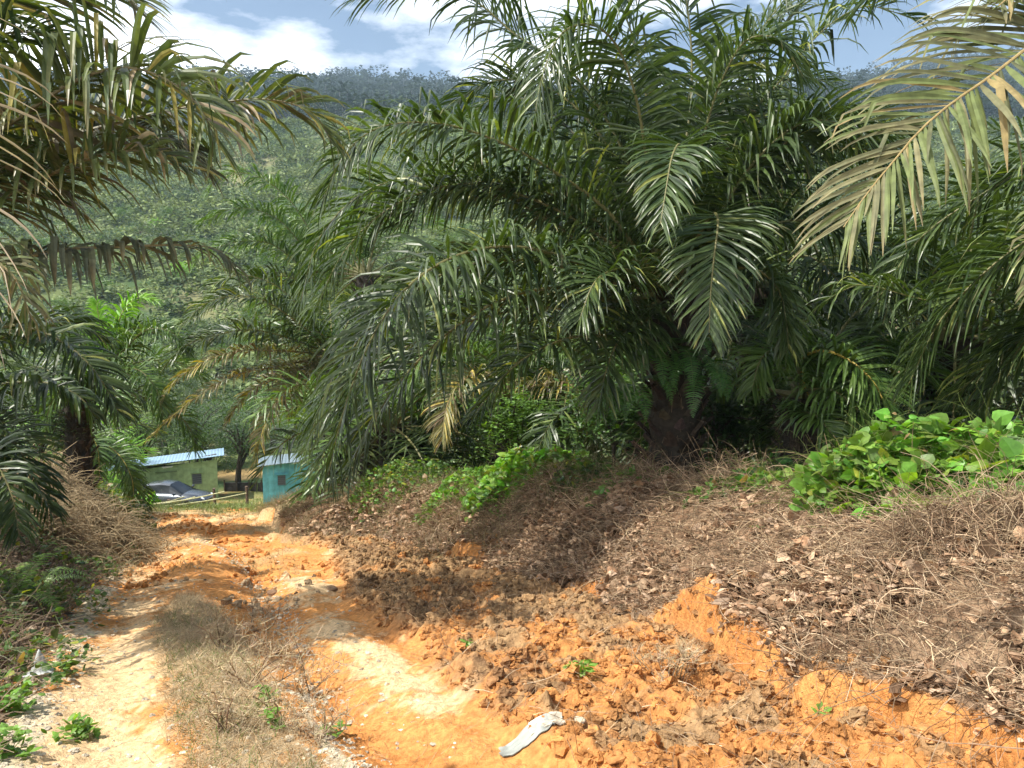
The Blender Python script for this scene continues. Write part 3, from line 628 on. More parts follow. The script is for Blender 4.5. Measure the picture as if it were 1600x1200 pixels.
# ------------------------------------------------------------------ far scrub and forest
a = Acc(); n = 7500
y = 75+370*R.random(n)**.8; x = y*R.uniform(-.8, .8, n); z = H(x, y, False)
rr_ = R.uniform(.8, 2.3, n)*(1+y/260)
per = 46
cc = np.repeat(np.stack([x, y, z], 1), per, 0); rad = np.repeat(rr_, per)[:, None]
d = nrm(R.normal(0, 1, (n*per, 3))); d[:, 2] = np.abs(d[:, 2])*.8
Pc = cc+d*rad*R.uniform(.55, 1.05, (n*per, 1))
tone = np.repeat(R.random(n), per)[:, None]; col = (np.array([.060, .095, .040])*(1-tone)+np.array([.20, .24, .095])*tone)*R.uniform(.6, 1.4, (n*per, 1))
leaves(a, Pc, np.repeat(rr_, per)*.36, col, K=3, aspect=.34, fold=0, up=.6)
o = a.build('hillside_scrub', M_far); tag(o, 'pale green scrub covering the far slope', None, kind='stuff')
a = Acc(); n = 8000
y = np.r_[430+600*R.random(n-1500)**.9, R.uniform(1020, 1130, 1500)]; x = y*R.uniform(-.75, .75, n); z = H(x, y, False)
rr_ = R.uniform(3.5, 7.5, n)*(.75+y/2200); hh = R.uniform(5, 15, n)*(.8+.75*(R.random(n) < .13))
per = 30
cc = np.repeat(np.stack([x, y, z+hh], 1), per, 0); rad = np.repeat(rr_, per)[:, None]
d = nrm(R.normal(0, 1, (n*per, 3)))*np.array([1, 1, .8])
tone = np.repeat(R.random(n), per)[:, None]; col = (np.array([.016, .032, .018])*(1-tone)+np.array([.042, .060, .030])*tone)*R.uniform(.7, 1.3, (n*per, 1))
leaves(a, cc+d*rad*R.uniform(.5, 1, (n*per, 1)), np.repeat(rr_, per)*.5, col, K=3, aspect=.42, fold=0)
Pt = np.stack([np.stack([x, y, z-2], 1), np.stack([x, y, z+hh*.5], 1), np.stack([x, y, z+hh], 1)], 1)
tube(a, Pt, np.repeat(np.array([[.45, .35, .2]]), n, 0), np.full((n, 3), .12), 0, 3)
o = a.build('ridge_forest', M_far); tag(o, 'dark rainforest covering the distant ridge', None, kind='stuff')
# ------------------------------------------------------------------ broadleaf trees near the sheds
def broad_tree(name, x, y, h, cr, label, tone=(.035, .065, .022), n=4200, lean=0, trunk_r=.16, group=None, cz=None, lsz=.17, cat='tree', fz=.8):
    z = float(H(np.array([x]), np.array([y]), False)[0]); e = empty(name, (x, y, z)); tag(e, label, cat, group)
    a = Acc(); cz = cz or h*.68
    T0 = np.array([[0, 0, -.3], [lean*.3, 0, h*.25], [lean*.6, .05, h*.45], [lean, 0, cz]]); tube(a, spline(T0, 10)[0], np.linspace(trunk_r, trunk_r*.35, 10), (.07, .055, .04), 0, 8)
    ends = []
    for k in range(11):
        an = k*2.4; f = R.uniform(.3, .75); p0 = np.array([lean*f, 0, cz*f*1.1]); p1 = np.array([lean+math.cos(an)*cr*.75, math.sin(an)*cr*.75, cz+R.uniform(-.4, .6)*cr*fz])
        m_ = (p0+p1)/2+[0, 0, .1*h]; tube(a, spline([p0, m_, p1], 7)[0], np.linspace(trunk_r*.4, .015, 7), (.07, .055, .04), 0, 5); ends.append(p1); ends.append(m_)
    a.build('trunk', M_bark, e)
    a = Acc(); nc = 46; cen_ = np.concatenate([np.array(ends), np.array([lean, 0, cz])+nrm(R.normal(0, 1, (nc, 3)))*R.uniform(.35, 1, (nc, 1))*np.array([cr, cr, cr*fz])])
    idx = R.integers(len(cen_), size=n); P0 = cen_[idx]+R.normal(0, cr*.15, (n, 3)); tn = R.uniform(.7, 1.6, len(cen_))[idx][:, None]
    leaves(a, P0, R.uniform(.6, 1.3, n)*lsz, np.array(tone)*tn*R.uniform(.8, 1.25, (n, 1)), K=3, aspect=.3, fold=.15, up=.5)
    a.build('crown', M_green, e); return e
broad_tree('broadleaf_tree', -17.6, 50.5, 5.4, 2.6, 'dark leafy tree with bent dark trunk between the green shed and blue shed', lean=.5, trunk_r=.24)
broad_tree('broadleaf_tree', -21.5, 54, 6.0, 2.7, 'rounded dark green tree directly behind the green shed roof', n=5500)
broad_tree('broadleaf_tree', -24.8, 53, 5.2, 2.2, 'brighter green bushy tree behind the left end of the green shed', tone=(.07, .12, .025), n=4500)
broad_tree('broadleaf_tree', -14.2, 56, 5.0, 2.4, 'dark tree behind the blue shed', n=3500)
for k, (px, py, Y, h, cr, tn, lb) in enumerate([
        (800, 650, 17, 2.0, 1.0, (.08, .15, .03), 'loose light green bush under the central palm arch'),
        (960, 640, 15.5, 2.3, 1.0, (.06, .12, .03), 'bush against the left side of the central palm trunk'),
        (1120, 700, 14, 1.6, .8, (.035, .07, .025), 'low dark bush right of the central palm trunk'),
        (60, 640, 20, 3.4, 1.6, (.04, .07, .025), 'dark bush under the left palms')]):
    p = at(px, py, Y); broad_tree('bush', p[0], Y, h, cr, lb, tone=tn, n=2600, trunk_r=.05, lsz=.12, cat='bush')
# ------------------------------------------------------------------ sheds and yard
def boards(e, name, x0, x1, z0, zt0, zt1, col, y=0, bw=.2, parent=None):
    """vertical boards of a wall in the local XZ plane with sloping top"""
    a = Acc(); n = max(1, int(round((x1-x0)/bw))); w = (x1-x0)/n
    for k in range(n):
        xa = x0+k*w+.003; xb = x0+(k+1)*w-.003; off = R.uniform(-.006, .006); ta = zt0+(zt1-zt0)*(xa-x0)/(x1-x0); tb = zt0+(zt1-zt0)*(xb-x0)/(x1-x0)
        V = [[xa, y+off, z0], [xb, y+off, z0], [xb, y+.03, z0], [xa, y+.03, z0], [xa, y+off, ta], [xb, y+off, tb], [xb, y+.03, tb], [xa, y+.03, ta]]
        a.add(V, [[0, 3, 2, 1], [4, 5, 6, 7], [0, 1, 5, 4], [1, 2, 6, 5], [2, 3, 7, 6], [3, 0, 4, 7]], np.array(col)*R.uniform(.86, 1.1))
    return a.build(name, M_paint, parent or e)
def roof_sheet(e, x0, x1, y0, y1, zf, col):
    a = Acc(); nx = int((x1-x0)/.03); xs = np.linspace(x0, x1, nx); V = []
    for t in (0, .02):
        for y_ in (y0, y1):
            V += [[x, y_, zf(x, y_)+.009*math.sin(x*2*PI/.18)+t] for x in xs]
    Qs = []
    for k in range(nx-1):
        Qs += [[k, k+1, nx+k+1, nx+k], [2*nx+k, 3*nx+k, 3*nx+k+1, 2*nx+k+1], [k, 2*nx+k, 2*nx+k+1, k+1], [nx+k, nx+k+1, 3*nx+k+1, 3*nx+k]]
    a.add(V, Qs, col); return a.build('roof', M_metal, e)
M_metal = mat_attr('roof_metal', .35, (3, .15), spec=.5)
M_glass, _, b = newmat('dark_louvre_glass'); b.inputs['Base Color'].default_value = (.02, .025, .03, 1); b.inputs['Roughness'].default_value = .15
M_lamp = mat_attr('lamp_housing', .5, (5, .05))
def window(e, x0, x1, z0, z1, col):
    a = Acc(); 
    for (u0, u1, w0, w1) in ((x0-.05, x0, z0-.05, z1+.05), (x1, x1+.05, z0-.05, z1+.05), (x0, x1, z1, z1+.05), (x0, x1, z0-.05, z0)): box(a, (u0, -.035, w0), (u1, -.012, w1), np.array(col)*.8)
    box(a, (x0-.12, -.12, z1+.052), (x1+.12, -.015, z1+.075), np.array(col)*1.0)
    f = a.build('window', M_paint, e)
    g = Acc(); nl = 5
    for k in range(nl):
        zc = z0+(k+.5)*(z1-z0)/nl; V = [[x0, -.034, zc-.045], [x1, -.034, zc-.045], [x1, -.012, zc+.045], [x0, -.012, zc+.045]]
        g.add(V, [[0, 1, 2, 3]], (.10, .105, .11))
    g.build('louvre', M_metal, f)
    h = Acc(); box(h, (x0, -.011, z0), (x1, -.008, z1), (.02, .02, .022)); h.build('pane', M_glass, f)
GR = (.34, .45, .22)
gA = at(341, 781, 47.0); gz = float(H(np.array([gA[0]]), np.array([47.0]), False)[0])
W_ = 5.7; rz = math.radians(20)
gs = empty('green_shed', (gA[0], 47.0, gz), rz); tag(gs, 'green wooden plank shed under a blue metal roof at the foot of the track', 'shed')
TH, TL = at(341, 718, 47.0)[2]-gz, 0
TL = TH-.42
boards(gs, 'wall', -W_, 0, -.3, TL, TH, GR); 
a = Acc(); box(a, (-.03, .035, -.3), (0, 2.2, TH-.02), np.array(GR)*.9); box(a, (-W_, .035, -.3), (-W_+.03, 2.2, TL-.02), np.array(GR)*.9); box(a, (-W_+.035, 2.17, -.3), (-.035, 2.2, TL-.1), np.array(GR)*.9); a.build('side_wall', M_paint, gs)
roof_sheet(gs, -W_-.45, .42, -.45, 2.3, lambda x, y: TH+.26+(x)*.075-y*.015, (.24, .36, .48))
a = Acc()
for k in range(5):
    x = -.15-k*(W_-.3)/4; z1 = TH+.22+x*.075
    box(a, (x-.03, .05, TH+x*.075-.3), (x+.03, .11, z1), (.12, .10, .085))
    box(a, (x-.025, -.35, z1-.06), (x+.025, 2.2, z1-.02), (.13, .10, .08))
for y_ in (.0, 1.5, 3.0): 
    pass
tube(a, np.array([[-W_, .08, TH-.10-.42], [-W_/2, .08, TH+.12-.21], [0, .08, TH+.32]]), np.array([.03, .03, .03]), (.12, .1, .085), 0, 4)
a.build('roof_frame', M_bark, gs)
k_ = 47.0/F
d0, d1 = -(341-253)*k_, -(341-280.5)*k_
boards(gs, 'door', d0, d1, -.1, TH-.62+.0, TH-.55, np.array(GR)*.88, y=-.045, bw=.18)
dr_ = [o for o in gs.children if o.name.startswith('door')][0]
a = Acc(); box(a, (d0-.06, -.10, TH-.56), (d1+.06, -.047, TH-.50), np.array(GR)*.55); a.build('door_rail', M_paint, dr_)
a = Acc(); box(a, (d1-.12, -.075, TH-1.35), (d1-.08, -.046, TH-1.22), (.03, .03, .03)); a.build('handle', M_metal, dr_)
window(gs, -(341-304)*k_, -(341-317.5)*k_, TH-1.38, TH-.78, GR)
window(gs, -(341-217)*k_, -(341-231)*k_, TH-1.60, TH-1.02, GR)
a = Acc(); tube(a, np.array([[-2.95, -.09, TH-.28], [-2.45, -.09, TH-.24]]), np.array([.04, .04]), (.8, .8, .78), 0, 8); box(a, (-3.0, -.16, TH-.24), (-2.4, -.03, TH-.20), (.8, .8, .78)); a.build('lamp', M_lamp, gs)
# blue shed
BL = (.14, .43, .52)
bA = at(411, 768, 41.0); bz = float(H(np.array([bA[0]]), np.array([41.0]), False)[0])
bs = empty('blue_shed', (bA[0], 41.0, bz), math.radians(15)); tag(bs, 'turquoise blue plank shed half hidden by hanging fronds right of the green shed', 'shed')
BT = at(411, 730, 41.0)[2]-bz
boards(bs, 'wall', 0, 3.0, .22, BT, BT+.35, BL, bw=.28)
a = Acc(); box(a, (0, .035, .22), (.03, 2.6, BT-.02), np.array(BL)*.95); box(a, (2.97, .035, .22), (3.0, 2.6, BT+.3), np.array(BL)*.95); a.build('side_wall', M_paint, bs)
roof_sheet(bs, -.25, 3.3, -.3, 2.8, lambda x, y: BT+.10+x*.07-y*.03, (.15, .20, .23))
window(bs, (434-411)*41/F, (446-411)*41/F, BT-1.0, BT-.48, BL)
a = Acc()
for x in (.15, 1.5, 2.85):
    for y_ in (.15, 2.4): box(a, (x-.08, y_-.08, -.4), (x+.08, y_+.08, .22), (.12, .09, .07))
a.build('stilt', M_bark, bs)
# low dark wall
a = Acc(); p0 = at(343, 770, 50); zg = float(H(np.array([p0[0]]), np.array([50.]), False)[0])
box(a, (0, 0, -.3), (3.2, .15, .55), (.05, .045, .04)); 
for k in range(5): box(a, (k*.78, -.05, -.3), (k*.78+.08, -.003, .75), (.09, .07, .05))
o = a.build('low_wall', M_bark); o.location = (p0[0]+.3, 50, zg); tag(o, 'low dark timber wall beside the right end of the green shed', 'wall')
# bamboo poles on posts
pA = at(238, 790, 36.0); pB = at(397, 761, 37.5)
for k in range(6):
    a = Acc(); f = k/5; A_ = pA+np.array([f*1.2+R.normal(0, .05), -.1*k, .04+.05*(k % 3)]); B_ = pB+np.array([-1.6*(k % 3)*.8-.1*k, -.08*k, -.09*k+.03-.14*(k % 3)])
    if k == 0: A_ = pA+np.array([0, .1, .05]); B_ = at(288, 776, 37.4)
    cpt = np.linspace(0, 1, 16)[:, None]; Pk = A_+(B_-A_)*cpt; Pk[:, 2] -= .06*np.sin(PI*cpt[:, 0])
    tube(a, Pk, .036*(1-.3*cpt[:, 0]), np.array([.50, .47, .26])*R.uniform(.8, 1.15), 0, 7)
    o = a.build('bamboo_pole', M_stone, org=A_, smooth=True); o.location = tuple(A_)
    tag(o, ['short pale bamboo pole propped apart at the left end of the stack', 'pale bamboo pole lying in the slanting stack before the sheds', '', '', '', ''][0 if k == 0 else 1], 'pole', 'bamboo poles stacked in front of the sheds')
for j, (px, py, hgt, lb) in enumerate(((333, 776, .9, 'short wooden post holding up the middle of the bamboo stack'), (384, 772, 1.0, 'wooden post under the raised right end of the bamboo stack'), (262, 792, .35, 'stubby post at the low left end of the bamboo stack'))):
    p = at(px, py, 38.0); zg = float(H(np.array([p[0]]), np.array([38.]), False)[0]); a = Acc()
    tube(a, np.array([[0, 0, -.2], [.01, 0, hgt*.5], [-.01, 0, hgt]]), np.array([.08, .07, .065]), (.13, .085, .06), 0, 7); box(a, (-.06, -.06, hgt-.03), (.06, .06, hgt+.005), (.16, .11, .08))
    o = a.build('wooden_post', M_bark); o.location = (p[0], 38.15, zg); tag(o, lb, 'post')
# car
M_car, _, b = newmat('car_paint'); b.inputs['Base Color'].default_value = (.055, .065, .08, 1); b.inputs['Roughness'].default_value = .25; b.inputs['Metallic'].default_value = .5; b.inputs['Coat Weight'].default_value = .6
M_cg, _, b = newmat('car_glass'); b.inputs['Base Color'].default_value = (.015, .02, .025, 1); b.inputs['Roughness'].default_value = .06
M_rub, _, b = newmat('rubber'); b.inputs['Base Color'].default_value = (.02, .02, .02, 1); b.inputs['Roughness'].default_value = .9
M_chr, _, b = newmat('bright_metal'); b.inputs['Base Color'].default_value = (.6, .6, .6, 1); b.inputs['Metallic'].default_value = 1; b.inputs['Roughness'].default_value = .25
M_hl, _, b = newmat('headlight_lens'); b.inputs['Base Color'].default_value = (.75, .78, .8, 1); b.inputs['Roughness'].default_value = .1
cY2 = 42.5; cpnt = at(268, 790, cY2); zc_ = float(H(np.array([cpnt[0]]), np.array([cY2]), False)[0])
car = empty('parked_car', (cpnt[0], cY2, zc_+.0), math.radians(-6)); tag(car, 'dark grey saloon car parked in front of the green shed', 'car')
a = Acc()
# lofted body: stations along x
st = [(-2.15, .45, .78, .62), (-2.05, .28, .95, .78), (-1.5, .22, 1.0, .86), (-.8, .2, .98, .88), (.3, .2, .96, .88), (1.0, .2, .93, .87), (1.7, .24, .84, .82), (2.1, .30, .70, .72), (2.2, .42, .6, .6)]
sec = [(-1, 0), (-1.02, .35), (-.99, .7), (-.88, .96), (-.5, 1.0), (.0, 1.01), (.5, 1.0), (.88, .96), (.99, .7), (1.02, .35), (1, 0), (.5, -.02), (0, -.02), (-.5, -.02)]
V = np.array([[x, s_[0]*hw, zb+s_[1]*(zt-zb)] for (x, zb, zt, hw) in st for s_ in sec]); ns = len(sec)
Qs = [[i*ns+j, i*ns+(j+1) % ns, (i+1)*ns+(j+1) % ns, (i+1)*ns+j] for i in range(len(st)-1) for j in range(ns)]
a.add(V, Qs, (1, 1, 1))
for i0 in (0, (len(st)-1)*ns): a.add(V[i0:i0+ns], [[0, 1, 2, 13], [2, 3, 12, 13], [3, 4, 5, 12], [5, 6, 11, 12], [6, 7, 10, 11], [7, 8, 9, 10]], (1, 1, 1))
a.build('body', M_car, car, smooth=True)
st = [(-1.75, .95, .72), (-1.1, 1.36, .60), (-.3, 1.45, .58), (.25, 1.40, .58), (1.0, .93, .74)]
sec2 = [(-1, 0), (-.9, .5), (-.82, .86), (-.6, 1), (0, 1.03), (.6, 1), (.82, .86), (.9, .5), (1, 0)]
V = np.array([[x, s_[0]*hw*1.12, .90+s_[1]*(zt-.90)] for (x, zt, hw) in st for s_ in sec2]); n2 = len(sec2)
a = Acc(); g = Acc()
for i in range(4):
    for j in range(n2-1):
        q = [[i*n2+j, i*n2+j+1, (i+1)*n2+j+1, (i+1)*n2+j]]
        roofp = (i in (1, 2)) and j in (2, 3, 4, 5)
        (a if roofp else g).add(V[q[0]], [[0, 1, 2, 3]], (1, 1, 1))
a.build('roof', M_car, car, smooth=True); g.build('window', M_cg, car, smooth=True)
for sx in (-1.35, 1.35):
    for sy in (-1, 1):
        w_ = Acc(); an = np.linspace(0, 2*PI, 25)[:-1]
        prof_ = [(.20, -.08), (.30, -.10), (.33, -.06), (.33, .06), (.30, .10), (.20, .08)]
        V = np.array([[sx+r_*math.cos(t), sy*.80+o_, .33+r_*math.sin(t)] for t in an for (r_, o_) in prof_])
        w_.add(V, [[i*6+j, i*6+(j+1) % 6, ((i+1) % 24)*6+(j+1) % 6, ((i+1) % 24)*6+j] for i in range(24) for j in range(6)], (1, 1, 1)); wo = w_.build('wheel', M_rub, car)
        r_ = Acc()
        for t in range(5): 
            q = t*2*PI/5; c_, s_ = math.cos(q), math.sin(q); r_.add([[sx-s_*.03, sy*.88, .33+c_*.03], [sx+s_*.03, sy*.88, .33-c_*.03], [sx+c_*.2+s_*.04, sy*.88, .33+s_*.2-c_*.04], [sx+c_*.2-s_*.04, sy*.88, .33+s_*.2+c_*.04]], [[0, 1, 2, 3]], (1, 1, 1))
        r_.build('rim', M_chr, wo)
for sy in (-1, 1):
    a = Acc(); tube(a, np.array([[1.98, sy*.52, .66], [2.1, sy*.54, .64], [2.16, sy*.55, .62]]), np.array([.10, .09, .02]), (1, 1, 1), 0, 10); a.build('headlight', M_hl, car, smooth=True)
    a = Acc(); tube(a, np.array([[.72, sy*.9, .98], [.74, sy*1.0, .99], [.74, sy*1.1, .99]]), np.array([.03, .08, .06]), (1, 1, 1), 0, 8); a.build('mirror', M_car, car, smooth=True)
# ------------------------------------------------------------------ bank litter (stuff)
def clay(y): return .20*sm(.16, .36, facecut(y))-.05
def on_bank(n, y0, y1, d0, d1, pw=1.5):
    y = y0+(y1-y0)*R.random(n)**pw; d = R.uniform(-.12, d1, n); x = e_r(y)+d; k = d+flute(x, y) > clay(y)+R.normal(0, .035, n); return x[k], y[k]
def surf(x, y, off=0.): return np.stack([x, y, Hn(x, y)+off], 1)
def litter_leaves(name, lab, x, y, size, cols, off=(.0, .07), **kw):
    a = Acc(); n = len(x); P0 = surf(x, y)+np.stack([0*x, 0*x, R.uniform(off[0], off[1], n)], 1)
    ci = R.integers(len(cols), size=n); c = np.array(cols)[ci]*R.uniform(.6, 1.35, (n, 1))
    leaves(a, P0, size*np.exp(R.normal(-.15, .42, n)).clip(.3, 1.8), c, **kw); o = a.build(name, M_dry); tag(o, lab, kind='stuff'); return o
dc = [(.42, .27, .16), (.32, .19, .11), (.52, .36, .23), (.20, .12, .07), (.37, .24, .15), (.45, .32, .22), (.13, .08, .045)]
x, y = on_bank(52000, 2.5, 22, .28, 2.7, 1.4); k = fbm(x*1.6, y*1.6, 301, 3) > .40+.12*R.random(len(x)); x, y = x[k], y[k]
litter_leaves('fallen_leaves', 'curled brown dead leaves covering the bank', x, y, .056*(1+.03*y)*(.5+1.2*vn(x*2, y*2, 333)), dc, K=4, aspect=.42, up=1.1, droop=.8, fold=.35)
def stems(acc, P0, L, r, col, K=6, curl=.35, up=.3, sides=3, sag=.12, dirn=None):
    n = len(P0); d = R.normal(0, 1, (n, 3)); d[:, 2] = np.abs(d[:, 2])*up
    if dirn is not None: d = d+np.asarray(dirn)
    d = nrm(d); ax = nrm(R.normal(0, 1, (n, 3))); L = np.broadcast_to(L, (n,)).astype(float); Pk = [P0]; cu = R.normal(0, curl, (n, 1))
    for k in range(K-1):
        Pk.append(Pk[-1]+d*(L/(K-1))[:, None]); d = nrm(d+np.cross(ax, d)*cu+np.array([0, 0, -sag])+R.normal(0, .08, (n, 3)))
    Pk = np.stack(Pk, 1); r = np.broadcast_to(r, (n,))[:, None]*np.linspace(1, .45, K)[None]
    tube(acc, Pk, r, col, 0, sides); return Pk
sc = np.array([(.40, .28, .17), (.32, .21, .13), (.55, .42, .28), (.20, .13, .08), (.48, .36, .22)])
a = Acc(); n = 26000; x, y = on_bank(n, 2.3, 21, .35, 2.9, 1.5); n = len(x); P0 = surf(x, y, .02); P0[:, 2] += R.uniform(0, .10, n)
stems(a, P0, R.uniform(.12, .5, n), R.uniform(.0015, .0035, n)*(1+.04*y), sc[R.integers(5, size=n)]*R.uniform(.3, 1.3, (n, 1)))
n = 520; x, y = on_bank(n, 2.3, 13, .5, 2.8, 1.5); n = len(x); stems(a, surf(x, y, .05), R.uniform(.4, 1.15, n), R.uniform(.002, .005, n), sc[R.integers(5, size=n)]*R.uniform(.7, 1.3, (n, 1)), K=10, curl=.32, sides=5, up=.22, sag=.1)
o = a.build('dead_vines', M_dry); tag(o, 'tangle of dry brown vines and twigs on the bank', kind='stuff')
# brushwood hummocks on the bank (dark hollows and heaps of stems)
a = Acc()
for (px, py, Y, rad, nn) in ((1130, 800, 10.3, .5, 900), (1010, 760, 11.6, .4, 600), (1450, 1010, 5.9, .3, 500), (1560, 960, 5.8, .35, 600), (1290, 830, 8.2, .4, 600), (1540, 900, 5.9, .35, 400), (700, 790, 14.5, .6, 700), (880, 760, 13.2, .6, 900)):
    p = at(px, py, Y); xx = p[0]+R.normal(0, rad*.6, nn); yy_ = Y+R.normal(0, rad*.6, nn); zz = Hn(xx, yy_)+R.uniform(0, .28, nn)*np.exp(-((xx-p[0])**2+(yy_-Y)**2)/rad**2)
    stems(a, np.stack([xx, yy_, zz], 1), R.uniform(.2, .8, nn), R.uniform(.0018, .0045, nn), sc[R.integers(5, size=nn)]*R.uniform(.5, 1.2, (nn, 1)), K=8, curl=.4, sag=.2, up=.8)
o = a.build('brushwood', M_dry); tag(o, 'heaps of dry brushwood lying on the bank', kind='stuff')
# dry grass on the far end of the bank
a = Acc(); n = 16000; x, y = on_bank(n, 12, 34, .5, 3.2, 1.0); n = len(x); stems(a, surf(x, y), R.uniform(.15, .45, n), .005, np.array([.36, .30, .16])*R.uniform(.5, 1.2, (n, 1)), K=4, up=1.5, sag=.2)
o = a.build('dry_grass', M_dry); tag(o, 'straw-coloured dry grass at the far end of the bank', kind='stuff')
# soil clods
def lumps(name, lab, x, y, r, col, mat, sink=.3, flatz=.75, kind='stuff'):
    n = len(x); ph = [(0, 0, 1)]; 
    # cube-sphere lump, 3 rings of 6
    rings = [(-.75, .55), (-.1, 1.0), (.5, .82), (.9, .35)]; T = np.array([[math.cos(k*PI/3+.3*i)*q, math.sin(k*PI/3+.3*i)*q, z_] for i, (z_, q) in enumerate(rings) for k in range(6)])
    Qt = [[i*6+k, i*6+(k+1) % 6, i*6+6+(k+1) % 6, i*6+6+k] for i in range(3) for k in range(6)]+[[18, 19, 20, 23], [20, 21, 22, 23]]
    V = T[None]*R.uniform(.6, 1.3, (n, 24, 1))*np.array([1, 1, flatz])*R.uniform(.7, 1.3, (n, 1, 3)); an = R.uniform(0, 6.28, n); c_, s_ = np.cos(an)[:, None], np.sin(an)[:, None]
    V = np.stack([V[..., 0]*c_-V[..., 1]*s_, V[..., 0]*s_+V[..., 1]*c_, V[..., 2]], -1)*np.asarray(r)[:, None, None]
    V += np.stack([x, y, Hn(x, y)+np.asarray(r)*(flatz-sink)*.6], 1)[:, None]
    Qn = np.array(Qt)[None]+(np.arange(n)*24)[:, None, None]; a = Acc(); a.add(V, Qn, np.repeat(col, 24, 0)); o = a.build(name, mat); tag(o, lab, kind=kind); return o
n = 30000; y = 1.5+15.5*R.random(n)**1.3; x = e_r(y)-R.uniform(-.15, 4.4, n); k = pile_mask(x, y) > .35; x, y = x[k], y[k]; n = len(x)
rad = .007+.040*R.random(n)**4*(1+.03*y)
lumps('soil_clods', 'loose clods of orange earth heaped along the bank foot', x, y, rad, (soil_colour(x, y)*R.uniform(.7, 1.2, (n, 1))), M_soil)
n = 2600; y = 2.5+14*R.random(n)**1.3; x = e_r(y)+R.uniform(-.15, .5, n); lumps('soil_clods', 'clods fallen from the clay face', x, y, .008+.035*R.random(n)**3, np.array([.46, .24, .10])*R.uniform(.5, 1.2, (n, 1)), M_soil)
# gravel on the track
n = 9000; y = 1.5+17*R.random(n)**1.5; s_ = np.where(R.random(n) < .5, R.normal(.02, .035, n), np.where(R.random(n) < .5, R.normal(.405, .02, n), R.uniform(0, .55, n))); x = e_l(y)+s_*(e_r(y)-e_l(y)); k = pile_mask(x, y) < .4; x, y = x[k], y[k]; n = len(x)
lumps('gravel', 'pale gravel scattered along the track edges', x, y, .006+.020*R.random(n)**2.2, np.array([.58, .50, .37])*R.uniform(.55, 1.15, (n, 1)), M_stone, sink=.45, flatz=.5)
n = 55; y = R.uniform(9, 12, n); x = e_l(y)+R.normal(.40, .05, n)*(e_r(y)-e_l(y)); lumps('rubble', 'broken rocks in the washed-out middle of the track', x, y, .025+.07*R.random(n)**3, np.array([.40, .29, .17])*R.uniform(.5, 1.5, (n, 1)), M_stone)
n = 5000; y = R.uniform(11, 36, n); x = e_l(y)+R.uniform(0, 1.05, n)*(e_r(y)-e_l(y)); k = vn(x*.8, y*.8, 260) > .45; x, y = x[k], y[k]; n = len(x)
lumps('soil_clods', 'crumbled earth on the upper track', x, y, .012+.07*R.random(n)**3.5, soil_colour(x, y)*R.uniform(.7, 1.25, (n, 1)), M_soil)
a = Acc(); n = 9000; y = R.uniform(12, 36, n); x = e_l(y)+R.uniform(0, 1.1, n)*(e_r(y)-e_l(y)); k = fbm(x*1.6, y*.8, 250, 4) > .50; x, y = x[k], y[k]; n = len(x)
stems(a, surf(x, y), R.uniform(.05, .25, n), .004, np.array([.34, .30, .15])*R.uniform(.5, 1.3, (n, 1)), K=4, up=1.2, sag=.15)
o = a.build('dry_grass', M_dry); tag(o, 'thin dry grass tufts on the upper track', kind='stuff')
# straw and twigs over pile and track
a = Acc(); n = 5200; y = 1.6+16*R.random(n)**1.4; x = e_r(y)-R.uniform(0, 4.2, n); k = pile_mask(x, y) > .3; x, y = x[k], y[k]; n = len(x)
stems(a, surf(x, y, .02), R.uniform(.06, .35, n), R.uniform(.0012, .003, n), sc[R.integers(5, size=n)]*R.uniform(.7, 1.3, (n, 1)), K=5, up=.5)
n = 2600; y = 1.6+14*R.random(n)**1.4; x = e_l(y)+R.uniform(-.02, .6, n)*(e_r(y)-e_l(y)); stems(a, surf(x, y, .008), R.uniform(.04, .2, n), .0012, sc[R.integers(5, size=n)]*R.uniform(.4, 1.1, (n, 1)), K=4, up=.12, sag=.02)
o = a.build('straw', M_dry); tag(o, 'bits of straw and twig on the loose earth', kind='stuff')
# middle strip: mat of dead grass + dry shrubs
a = Acc(); n = 15000; y = 2+7.8*R.random(n)**1.1; g0 = np.interp(y, [3, 8, 9.6], [.26, .16, .2]); g1 = np.interp(y, [3, 8, 9.6], [.40, .31, .25]); x = e_l(y)+(g0+(g1-g0)*R.random(n))*(e_r(y)-e_l(y))+R.normal(0, .05, n)
stems(a, surf(x, y), R.uniform(.04, .17, n), .0014, np.array([.56, .45, .28])*R.uniform(.5, 1.2, (n, 1)), K=4, up=.9, sag=.15)
n = 1800; y = 2.5+7*R.random(n); g0 = np.interp(y, [3, 8, 9.6], [.26, .16, .2]); g1 = np.interp(y, [3, 8, 9.6], [.40, .31, .25]); x = e_l(y)+(g0+(g1-g0)*R.random(n))*(e_r(y)-e_l(y)); k = vn(x*2.5, y*2.5, 444) > .6; x, y = x[k], y[k]; n = len(x)
stems(a, surf(x, y), R.uniform(.05, .16, n), .0022, np.array([.16, .24, .06])*R.uniform(.6, 1.2, (n, 1)), K=4, up=1.5, sag=.15)
o = a.build('dead_grass', M_dry); tag(o, 'mat of dead grass between the wheel tracks', kind='stuff')
